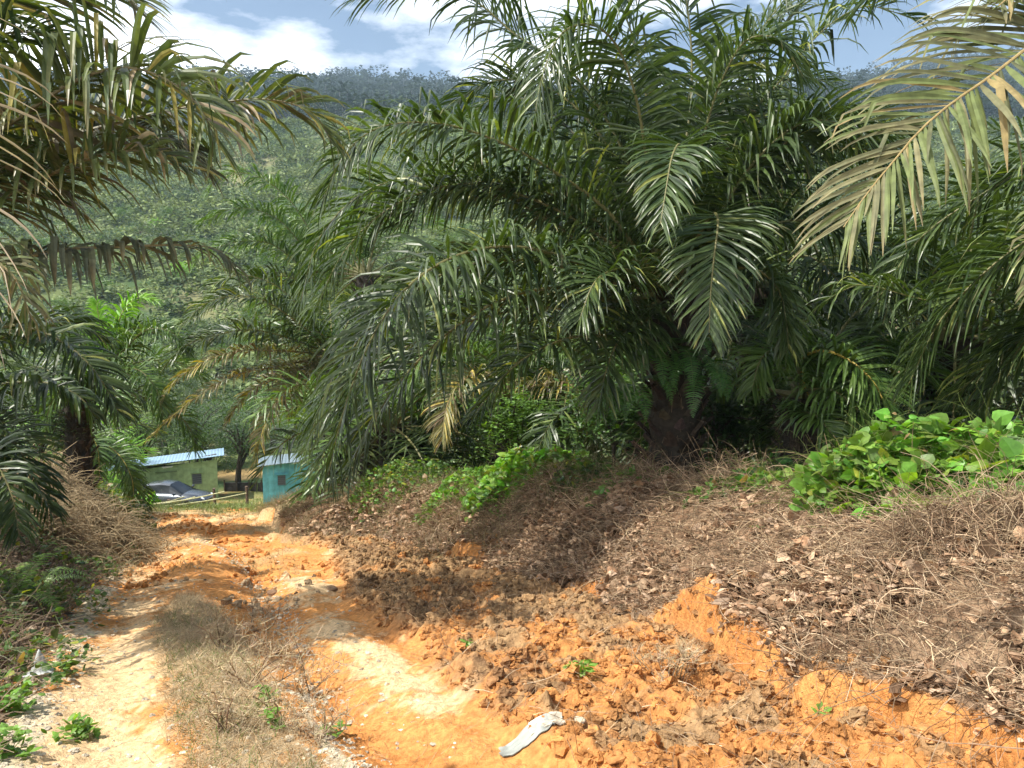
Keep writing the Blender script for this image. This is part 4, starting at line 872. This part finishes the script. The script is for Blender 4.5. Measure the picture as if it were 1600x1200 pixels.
def dry_shrub(x, y, h, n0, label):
    z = float(Hn(np.array([x]), np.array([y]))[0]); a = Acc(); L = []
    P0 = np.zeros((n0, 3)); P0[:, :2] = R.normal(0, .05*h/.4, (n0, 2)); b1 = stems(a, P0, R.uniform(.7, 1.1, n0)*h, .006, jit((.24, .17, .10), n0), K=7, up=2.2, curl=.12, sag=-.02, sides=4)
    for lev, (m_, l_, r_) in enumerate(((6, .5, .0034), (6, .32, .0019))):
        src = b1; nn = len(src); st_ = src[:, R.integers(2, src.shape[1], m_)].reshape(-1, 3); b1 = stems(a, st_, R.uniform(.5, 1.2, len(st_))*h*l_, r_, jit((.54, .43, .27) if lev else (.42, .32, .2), len(st_)), K=5, up=1.3, curl=.2, sag=.0)
    o = a.build('dry_shrub', M_dry); o.location = (x, y, z-.01); tag(o, label, 'shrub', 'dry shrubs between the wheel tracks'); return o
for k, (px, py, Y, h, lb) in enumerate([(445, 1135, 4.9, .34, 'twiggy dry shrub nearest the camera, in the middle strip'), (395, 1060, 5.8, .42, 'dry grey-brown shrub on the left of the middle strip, tallest twigs'),
        (475, 1070, 5.9, .40, 'dry branching shrub at the right of the middle strip beside the orange rut'), (350, 1020, 6.9, .38, 'dry shrub leaning left over the pale wheel track'), (430, 1010, 7.1, .42, 'dry shrub at the centre of the strip behind the tall one'),
        (400, 975, 8.4, .36, 'farthest dry shrub of the strip, at the edge of the shade'), (345, 1160, 4.7, .26, 'low dry shrub at the lower left of the strip'), (500, 1165, 4.7, .25, 'small dry shrub by the white gravel')]):
    p = at(px, py, Y); dry_shrub(p[0], Y, h*.95, 7, lb)
p = at(1050, 1120, 5.4); q = dry_shrub(p[0], 5.4, .26, 10, 'dry tuft of dead twigs on the loose orange earth'); del q['group']
def sprig(name, x, y, h, n, col, label, cat='plant', lsz=.05, mat=None, asp=.32, group=None, spread=.5):
    z = float(Hn(np.array([x]), np.array([y]))[0]); a = Acc(); ns_ = max(3, n//9)
    P0 = np.zeros((ns_, 3)); P0[:, :2] = R.normal(0, .03, (ns_, 2)); b1 = stems(a, P0, R.uniform(.6, 1.1, ns_)*h, .002, jit(np.array(col)*.8, ns_), K=5, up=2/ max(spread, .1)*.6, curl=.15, sag=.05)
    lp_ = b1[:, 1:].reshape(-1, 3); lp_ = lp_[R.integers(len(lp_), size=n)]
    leaves(a, lp_, R.uniform(.6, 1.3, n)*lsz, jit(col, n), K=4, aspect=asp, up=.5, droop=.3, fold=.2)
    o = a.build(name, M_green); o.location = (x, y, z-.005); tag(o, label, cat, group); return o
for (px, py, Y, h, n, lb) in [(905, 1112, 5.5, .12, 60, 'small green seedling tuft growing out of the orange clods'), (435, 1162, 4.8, .14, 40, 'small green weed at the foot of the dry shrubs'), (420, 1095, 5.4, .14, 45, 'bright green weed inside the dry shrubs'),
        (520, 1120, 4.9, .10, 30, 'low green weed beside the orange rut'), (130, 1092, 4.9, .18, 110, 'bushy green weed below the white bag at the left verge'), (20, 1060, 5.2, .28, 130, 'leafy green weed at the left frame edge'),
        (200, 885, 14.5, .3, 160, 'clump of green grass on the left track edge'), (10, 1150, 4.4, .2, 100, 'dark green weed in the lower left corner'), (95, 1020, 6.2, .18, 60, 'small weed just above the white bag'), (730, 1060, 6.4, .09, 24, 'tiny seedling at the edge of the loose earth'),
        (1190, 880, 8, .12, 20, 'pale seedling sprouting on the litter of the bank'), (950, 885, 8.6, .14, 24, 'lime green seedling low on the bank'), (1290, 1140, 4.6, .06, 16, 'pair of seed leaves near the clay face'), (780, 800, 13, .25, 50, 'small fern-like plant on the shaded part of the bank')]:
    p = at(px, py, Y); sprig('weed', p[0], Y, h, n, (.15, .28, .05), lb, lsz=.06)
# ------------------------------------------------------------------ green vines on the bank top
def vine_patch(cx, cy_, rx, ry, h, n, label, lsz=.11, col=(.17, .31, .045), col2=(.07, .15, .03)):
    x = cx+R.uniform(-rx, rx, n); y = cy_+R.uniform(-ry, ry, n); f = np.clip(1-((x-cx)/rx)**2-((y-cy_)/ry)**2, 0, 1); k = f > .02; x, y, f = x[k], y[k], f[k]; n = len(x)
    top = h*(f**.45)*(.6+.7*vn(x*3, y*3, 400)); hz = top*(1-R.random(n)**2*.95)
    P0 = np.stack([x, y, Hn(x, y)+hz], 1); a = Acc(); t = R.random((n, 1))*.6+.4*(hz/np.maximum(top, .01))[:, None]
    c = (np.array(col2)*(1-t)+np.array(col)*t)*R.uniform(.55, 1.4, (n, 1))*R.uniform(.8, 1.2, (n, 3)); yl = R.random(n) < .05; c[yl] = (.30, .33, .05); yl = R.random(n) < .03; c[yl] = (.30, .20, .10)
    leaves(a, P0, np.exp(R.normal(-.25, .45, n)).clip(.3, 1.7)*lsz, c, K=5, aspect=.48, up=.5, droop=.28, fold=.18, prof=(.55, 1.0, .85, .5, .05), tilt=.85)
    m_ = n//4; stems(a, P0[:m_]-[0, 0, .05], R.uniform(.2, .8, m_), .003, jit((.16, .20, .06), m_), K=7, curl=.3, up=.4)
    o = a.build('leafy_vine', M_green); tag(o, label, kind='stuff'); return o
def vp(px, py, Y): p = at(px, py, Y); return p[0], Y
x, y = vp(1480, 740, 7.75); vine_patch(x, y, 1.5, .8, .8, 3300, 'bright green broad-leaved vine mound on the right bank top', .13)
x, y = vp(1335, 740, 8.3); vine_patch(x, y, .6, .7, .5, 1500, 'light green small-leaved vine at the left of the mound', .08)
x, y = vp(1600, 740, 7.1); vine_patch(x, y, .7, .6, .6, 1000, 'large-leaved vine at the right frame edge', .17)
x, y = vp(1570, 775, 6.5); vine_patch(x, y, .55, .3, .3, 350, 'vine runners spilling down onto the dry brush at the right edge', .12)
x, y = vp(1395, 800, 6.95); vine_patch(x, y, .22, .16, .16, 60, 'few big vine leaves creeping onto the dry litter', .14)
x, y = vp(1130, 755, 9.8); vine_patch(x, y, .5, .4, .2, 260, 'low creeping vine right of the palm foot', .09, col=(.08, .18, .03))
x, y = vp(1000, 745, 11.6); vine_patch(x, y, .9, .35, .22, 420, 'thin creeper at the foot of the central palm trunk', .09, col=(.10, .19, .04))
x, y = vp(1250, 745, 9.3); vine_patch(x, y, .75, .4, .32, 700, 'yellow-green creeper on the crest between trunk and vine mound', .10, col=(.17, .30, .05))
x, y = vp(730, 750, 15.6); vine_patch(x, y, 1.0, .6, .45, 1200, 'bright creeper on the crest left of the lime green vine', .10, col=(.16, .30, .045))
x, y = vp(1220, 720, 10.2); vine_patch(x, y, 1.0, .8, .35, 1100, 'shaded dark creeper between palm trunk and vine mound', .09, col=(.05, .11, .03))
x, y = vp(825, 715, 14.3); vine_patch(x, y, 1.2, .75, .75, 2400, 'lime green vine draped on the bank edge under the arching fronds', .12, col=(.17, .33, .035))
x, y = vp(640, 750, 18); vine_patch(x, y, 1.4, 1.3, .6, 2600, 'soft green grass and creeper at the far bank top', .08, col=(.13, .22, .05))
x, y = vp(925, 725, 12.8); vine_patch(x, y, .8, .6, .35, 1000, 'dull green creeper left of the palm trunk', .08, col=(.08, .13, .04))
# ------------------------------------------------------------------ left verge
a = Acc(); n = 15000; y = 3+22*R.random(n)**1.4; x = e_l(y)-R.uniform(.0, 2.3, n); stems(a, surf(x, y), R.uniform(.12, .5, n)*(1+.02*y), R.uniform(.0016, .0035, n)*(1+.05*y), np.array([.30, .22, .15])*R.uniform(.4, 1.3, (n, 1)), K=6, curl=.3, up=.8, sag=.15)
for (px, py, Y, rad, nn) in ((150, 800, 15.5, 1.3, 3500), (190, 830, 14.5, .8, 2000), (90, 850, 12.5, 1.0, 2500)):
    p = at(px, py, Y); xx = p[0]-.5+R.normal(0, rad*.5, nn); yy_ = Y+R.normal(0, rad*.6, nn); zz = Hn(xx, yy_)+R.uniform(0, .85, nn)*np.exp(-((xx-p[0]+.5)**2+(yy_-Y)**2)/rad**2)
    stems(a, np.stack([xx, yy_, zz], 1), R.uniform(.3, 1.0, nn), R.uniform(.004, .008, nn), np.array([.34, .26, .15])*R.uniform(.5, 1.3, (nn, 1)), K=8, curl=.35, sag=.25, up=.8)
o = a.build('brushwood', M_dry); tag(o, 'dry brush and drooping dead stems on the left verge', kind='stuff')
x = e_l(R.uniform(3, 20, 1)); n = 9000; y = 3+20*R.random(n)**1.4; x = e_l(y)-R.uniform(.0, 1.8, n); litter_leaves('fallen_leaves', 'dead leaves on the left verge', x, y, .07, [(.22, .16, .11), (.14, .10, .07), (.3, .22, .15)], K=4, aspect=.4, up=.8, fold=.3)
def lx(px, Y): return at(px, 800, Y)[0]
for (x, y, rx, ry, h, n, lb, ls, c) in [(lx(-10, 8), 8, .9, 1.5, .4, 1000, 'dull green undergrowth on the near left verge', .055, (.10, .17, .05)), (lx(50, 11.5), 11.5, 1.0, 1.5, .4, 1000, 'green leafy undergrowth on the left verge', .07, (.10, .19, .04)),
        (lx(100, 15), 15.5, 1.1, 1.2, .5, 900, 'green creeper on top of the left brush mound', .10, (.11, .20, .045)), (lx(155, 21), 21, 1.4, 1.6, .7, 1800, 'olive bush growth at the track bend on the left', .11, (.14, .17, .06)), (lx(-70, 6), 6, .8, 1.2, .3, 700, 'weeds beside the near left track', .06, (.09, .16, .04)),
        (lx(228, 37.5), 37.5, .6, .6, .8, 800, 'vivid green bush in front of the parked car', .14, (.17, .36, .04)), (lx(100, 28), 29, 2.0, 3, .8, 2400, 'yellowish green growth below the stout palm', .13, (.13, .19, .05))]:
    vine_patch(x, y, rx, ry, h, n, lb, ls, col=c, col2=tuple(np.array(c)*.5))
# yard grass
a = Acc(); n = 16000; y = R.uniform(29, 47, n); x = e_l(y)+R.uniform(-3, 16, n)*1.0; k = (fbm(x*.9, y*.9, 200, 4)*.55+fbm(x*4, y*4, 210, 4)*.45+.12*sm(28, 36, y)) > .5; x, y = x[k], y[k]; n = len(x)
stems(a, surf(x, y), R.uniform(.08, .35, n), .008, np.array([.20, .26, .07])*R.uniform(.5, 1.4, (n, 1)), K=4, up=2, sag=.15)
o = a.build('grass', M_green); tag(o, 'thin grass in the yard before the sheds', kind='stuff')
# ------------------------------------------------------------------ ferns
def fern(P, n, L, label, col=(.06, .14, .03), down=False, name='fern', up=1.1, azr=(0, 6.28)):
    e = empty(name, P); tag(e, label, 'fern')
    for k in range(n):
        az = azr[0]+(azr[1]-azr[0])*(k+.5)/n+R.normal(0, .15); el = R.uniform(.3, up) if not down else R.uniform(-.3, .7)
        pts_ = petiole_pts(.02, az, el, L*R.uniform(.7, 1.1), .38 if not down else .5, 6); a = Acc()
        S, L_ = spline(pts_, 20); T = nrm(np.gradient(S, axis=0)); tube(a, S, np.linspace(.005, .0015, 20), (.10, .13, .04), 0, 3)
        m_ = 30; t = np.linspace(.08, .99, m_); B = np.stack([np.interp(t*19, np.arange(20), S[:, j]) for j in range(3)], 1); TT = nrm(np.stack([np.interp(t*19, np.arange(20), T[:, j]) for j in range(3)], 1))
        sd = nrm(np.cross(TT, [0, 0, 1.])+1e-4)
        for sg in (-1, 1):
            l_ = (.13*np.sin(PI*np.clip(t*.85+.15, 0, 1))+.012)[:, None]*L/.8; d = nrm(sd*sg+TT*.25+R.normal(0, .08, (m_, 3))); Pk = np.stack([B, B+d*l_*.5, B+d*l_-[0, 0, .012]], 1)
            W = TT[:, None]*np.array([.007, .008, .001])[None, :, None]*L/.8; flat(a, Pk, W, np.array(col)*R.uniform(.7, 1.3, (m_, 1)))
        a.build('fern_frond', M_green, e)
    return e
p = at(15, 860, 8.2); p[2] = float(Hn(p[:1], np.array([8.2]))[0])+.05; fern(p, 9, .8, 'bright green sword fern at the left edge of the verge', (.14, .27, .04))
p = at(45, 880, 8.8); p[2] = float(Hn(p[:1], np.array([8.8]))[0])+.05; fern(p, 7, .7, 'sword fern with one pale lit frond beside the brush mound', (.20, .33, .07))
for (px, py, lb, n) in ((1010, 545, 'fern rooted in old leaf bases on the upper left of the central palm trunk', 10), (985, 600, 'fern drooping from the left side of the central palm trunk', 8), (1098, 575, 'fern on the right flank of the central palm trunk', 7), (1060, 540, 'fern in the crown of the central palm trunk', 7)):
    p = at(px, py, cY-.42); fern(p, n, .95, lb, (.06, .15, .035), down=True, azr=(PI, 2*PI))
# ------------------------------------------------------------------ litter items
M_plastic = mat_attr('plastic_film', .6, (12, .12), spec=.5, transl=.3, tcol=(1, 1, 1))
def crumple(name, x, y, sx, sy, hgt, col, label, cat, rz=0, seed=1, peak=None):
    g = 22; U, V_ = np.meshgrid(np.linspace(-1, 1, g), np.linspace(-1, 1, g), indexing='ij')
    edge = 1+.18*(vn(U*2+seed, V_*2, seed)-.5)
    X = U*sx*edge; Y_ = V_*sy*edge; c_, s_ = math.cos(rz), math.sin(rz); X, Y_ = X*c_-Y_*s_, X*s_+Y_*c_
    Z = Hn(x+X, y+Y_)-float(Hn(np.array([x]), np.array([y]))[0])+.012+hgt*np.abs(vn(U*2.2+seed*3, V_*2.2, seed+1)-.5)*2*(1-.5*np.maximum(np.abs(U), np.abs(V_)))
    if peak: Z = Z+peak*np.exp(-((U-.1)**2+(V_-.2)**2)*4)
    Z += .008*np.abs(vn(U*9, V_*9, seed+5)-.5)
    Pq = np.stack([X, Y_, Z], -1).reshape(-1, 3); i = (np.arange(g-1)[:, None]*g+np.arange(g-1)[None]); Qs = np.stack([i, i+g, i+g+1, i+1], -1).reshape(-1, 4); a = Acc()
    a.add(Pq, Qs, np.asarray(col)*(.8+.4*vn(U*3, V_*3, seed+9).reshape(-1, 1))); bt = Pq.copy(); bt[:, 2] -= .006; a.add(bt, Qs[:, ::-1], col)
    o = a.build(name, M_plastic, smooth=True); o.location = (x, y, float(Hn(np.array([x]), np.array([y]))[0])); tag(o, label, cat); return o
p = at(855, 1168, 4.55); crumple('plastic_sheet', p[0]-.13, 4.42, .16, .06, .02, (.40, .42, .38), 'crumpled grey-green plastic sheet half buried in the track', 'plastic sheet', .3, 3)
p = at(850, 1172, 4.5); crumple('plastic_bag', p[0]+.01, 4.46, .10, .045, .025, (.66, .60, .48), 'flattened cream plastic bag beside the grey-green sheet', 'plastic bag', .1, 7)
p = at(60, 1033, 6.1); o = crumple('plastic_bag', p[0], 6.1, .10, .08, .05, (.62, .64, .62), 'white plastic bag standing crumpled on the left verge', 'plastic bag', .4, 12, peak=.17)
def rock(x, y, r, col, label, flatz=.6, name='rock'):
    o = lumps(name, label, np.array([x]), np.array([y]), np.array([r]), np.array([col]), M_stone, flatz=flatz, kind=None); tag(o, label, 'rock'); m_ = o.modifiers.new('s', 'SUBSURF'); m_.levels = 2; m_.render_levels = 2
    for f in o.data.polygons: f.use_smooth = True
    return o
p = at(197, 853, 17.5); rock(p[0], 17.5, .42, (.36, .28, .17), 'flat tan boulder at the left edge of the track')
for (px, py, Y, r, c, lb) in ((455, 918, 11.2, .16, (.38, .29, .16), 'tan rock lump in the shaded middle of the track'), (425, 930, 10.8, .16, (.20, .12, .07), 'dark brown boulder in the shaded washout'), (520, 945, 10.2, .13, (.25, .16, .09), 'small brown rock at the right of the washout'), 
        (1290, 1055, 5.2, .07, (.24, .18, .14), 'dusty brown clod lying on the bank litter'), (905, 1162, 4.5, .055, (.50, .42, .30), 'cream stone next to the flattened bag'), (500, 1043, 6.0, .05, (.62, .56, .44), 'white stone on the lip of the orange rut')):
    p = at(px, py, Y); rock(p[0], Y, r*.9, c, lb, flatz=.42)
# ------------------------------------------------------------------ sky, sun, haze
sc_ = bpy.context.scene
EL = math.radians(60); AZ = math.radians(-108)     # azimuth from +Y towards +X
w = bpy.data.worlds.new('World'); sc_.world = w; w.use_nodes = True; N = w.node_tree.nodes; L = w.node_tree.links
bg = N['Background']; sk = N.new('ShaderNodeTexSky'); sk.sky_type = 'NISHITA'; sk.sun_disc = False; sk.sun_elevation = EL; sk.sun_rotation = AZ; sk.altitude = 100; sk.air_density = 1.0; sk.dust_density = 1.2
tc = N.new('ShaderNodeTexCoord'); mp = N.new('ShaderNodeMapping'); mp.inputs['Scale'].default_value = (1, 1, 2.6); mp.inputs['Location'].default_value = (.35, .1, .2)
nz = N.new('ShaderNodeTexNoise'); nz.inputs['Scale'].default_value = 2.6; nz.inputs['Detail'].default_value = 9; nz.inputs['Roughness'].default_value = .55
cr_ = N.new('ShaderNodeValToRGB'); cr_.color_ramp.elements[0].position = .42; cr_.color_ramp.elements[1].position = .60
sep = N.new('ShaderNodeSeparateXYZ'); mrx = N.new('ShaderNodeMapRange'); mrx.inputs[1].default_value = .35; mrx.inputs[2].default_value = -.5; mrx.inputs[3].default_value = -.16; mrx.inputs[4].default_value = .10
ad = N.new('ShaderNodeMath'); ad.operation = 'ADD'
L.new(tc.outputs['Generated'], mp.inputs[0]); L.new(mp.outputs[0], nz.inputs['Vector']); L.new(tc.outputs['Generated'], sep.inputs[0]); L.new(sep.outputs[0], mrx.inputs[0])
L.new(nz.outputs[0], ad.inputs[0]); L.new(mrx.outputs[0], ad.inputs[1]); ml = N.new('ShaderNodeMapRange'); ml.inputs[1].default_value = .45; ml.inputs[2].default_value = .05; ml.inputs[3].default_value = 0; ml.inputs[4].default_value = .10
a2 = N.new('ShaderNodeMath'); a2.operation = 'ADD'; L.new(sep.outputs[2], ml.inputs[0]); L.new(ad.outputs[0], a2.inputs[0]); L.new(ml.outputs[0], a2.inputs[1]); L.new(a2.outputs[0], cr_.inputs[0])
mx = N.new('ShaderNodeMix'); mx.data_type = 'RGBA'; L.new(cr_.outputs[0], mx.inputs[0]); L.new(sk.outputs[0], mx.inputs[6]); mx.inputs[7].default_value = (23, 23.3, 23.8, 1)
L.new(mx.outputs[2], bg.inputs[0]); bg.inputs[1].default_value = .09
sl = bpy.data.lights.new('sun', 'SUN'); sl.energy = 5.0; sl.angle = math.radians(.55); sl.color = (1, .95, .86); so = bpy.data.objects.new('sun', sl); C.objects.link(so)
sd = Vector((math.sin(AZ)*math.cos(EL), math.cos(AZ)*math.cos(EL), math.sin(EL))); so.rotation_euler = sd.to_track_quat('Z', 'Y').to_euler(); so.location = (0, 0, 30)
a = Acc(); box(a, (-2100, -60, -40), (2100, 1800, 430)); hz = a.build('haze', M_soil); hz.data.materials.clear()
mh = bpy.data.materials.new('haze'); mh.use_nodes = True; nt = mh.node_tree; nt.nodes.clear(); ou = nt.nodes.new('ShaderNodeOutputMaterial'); pv = nt.nodes.new('ShaderNodeVolumePrincipled')
pv.inputs['Density'].default_value = .00021; pv.inputs['Color'].default_value = (.60, .80, 1, 1); pv.inputs['Anisotropy'].default_value = 0; nt.links.new(pv.outputs[0], ou.inputs['Volume']); hz.data.materials.append(mh); hz['kind'] = 'stuff'; hz['label'] = 'thin bluish haze'
sc_.view_settings.view_transform = 'Standard'; sc_.view_settings.look = 'None'; sc_.view_settings.exposure = .6; sc_.view_settings.gamma = 1
cy_s = sc_.cycles; cy_s.max_bounces = 6; cy_s.diffuse_bounces = 3; cy_s.glossy_bounces = 2; cy_s.transmission_bounces = 3; cy_s.volume_bounces = 0; cy_s.caustics_reflective = False; cy_s.caustics_refractive = False
cy_s.sample_clamp_indirect = 4; cy_s.use_denoising = True
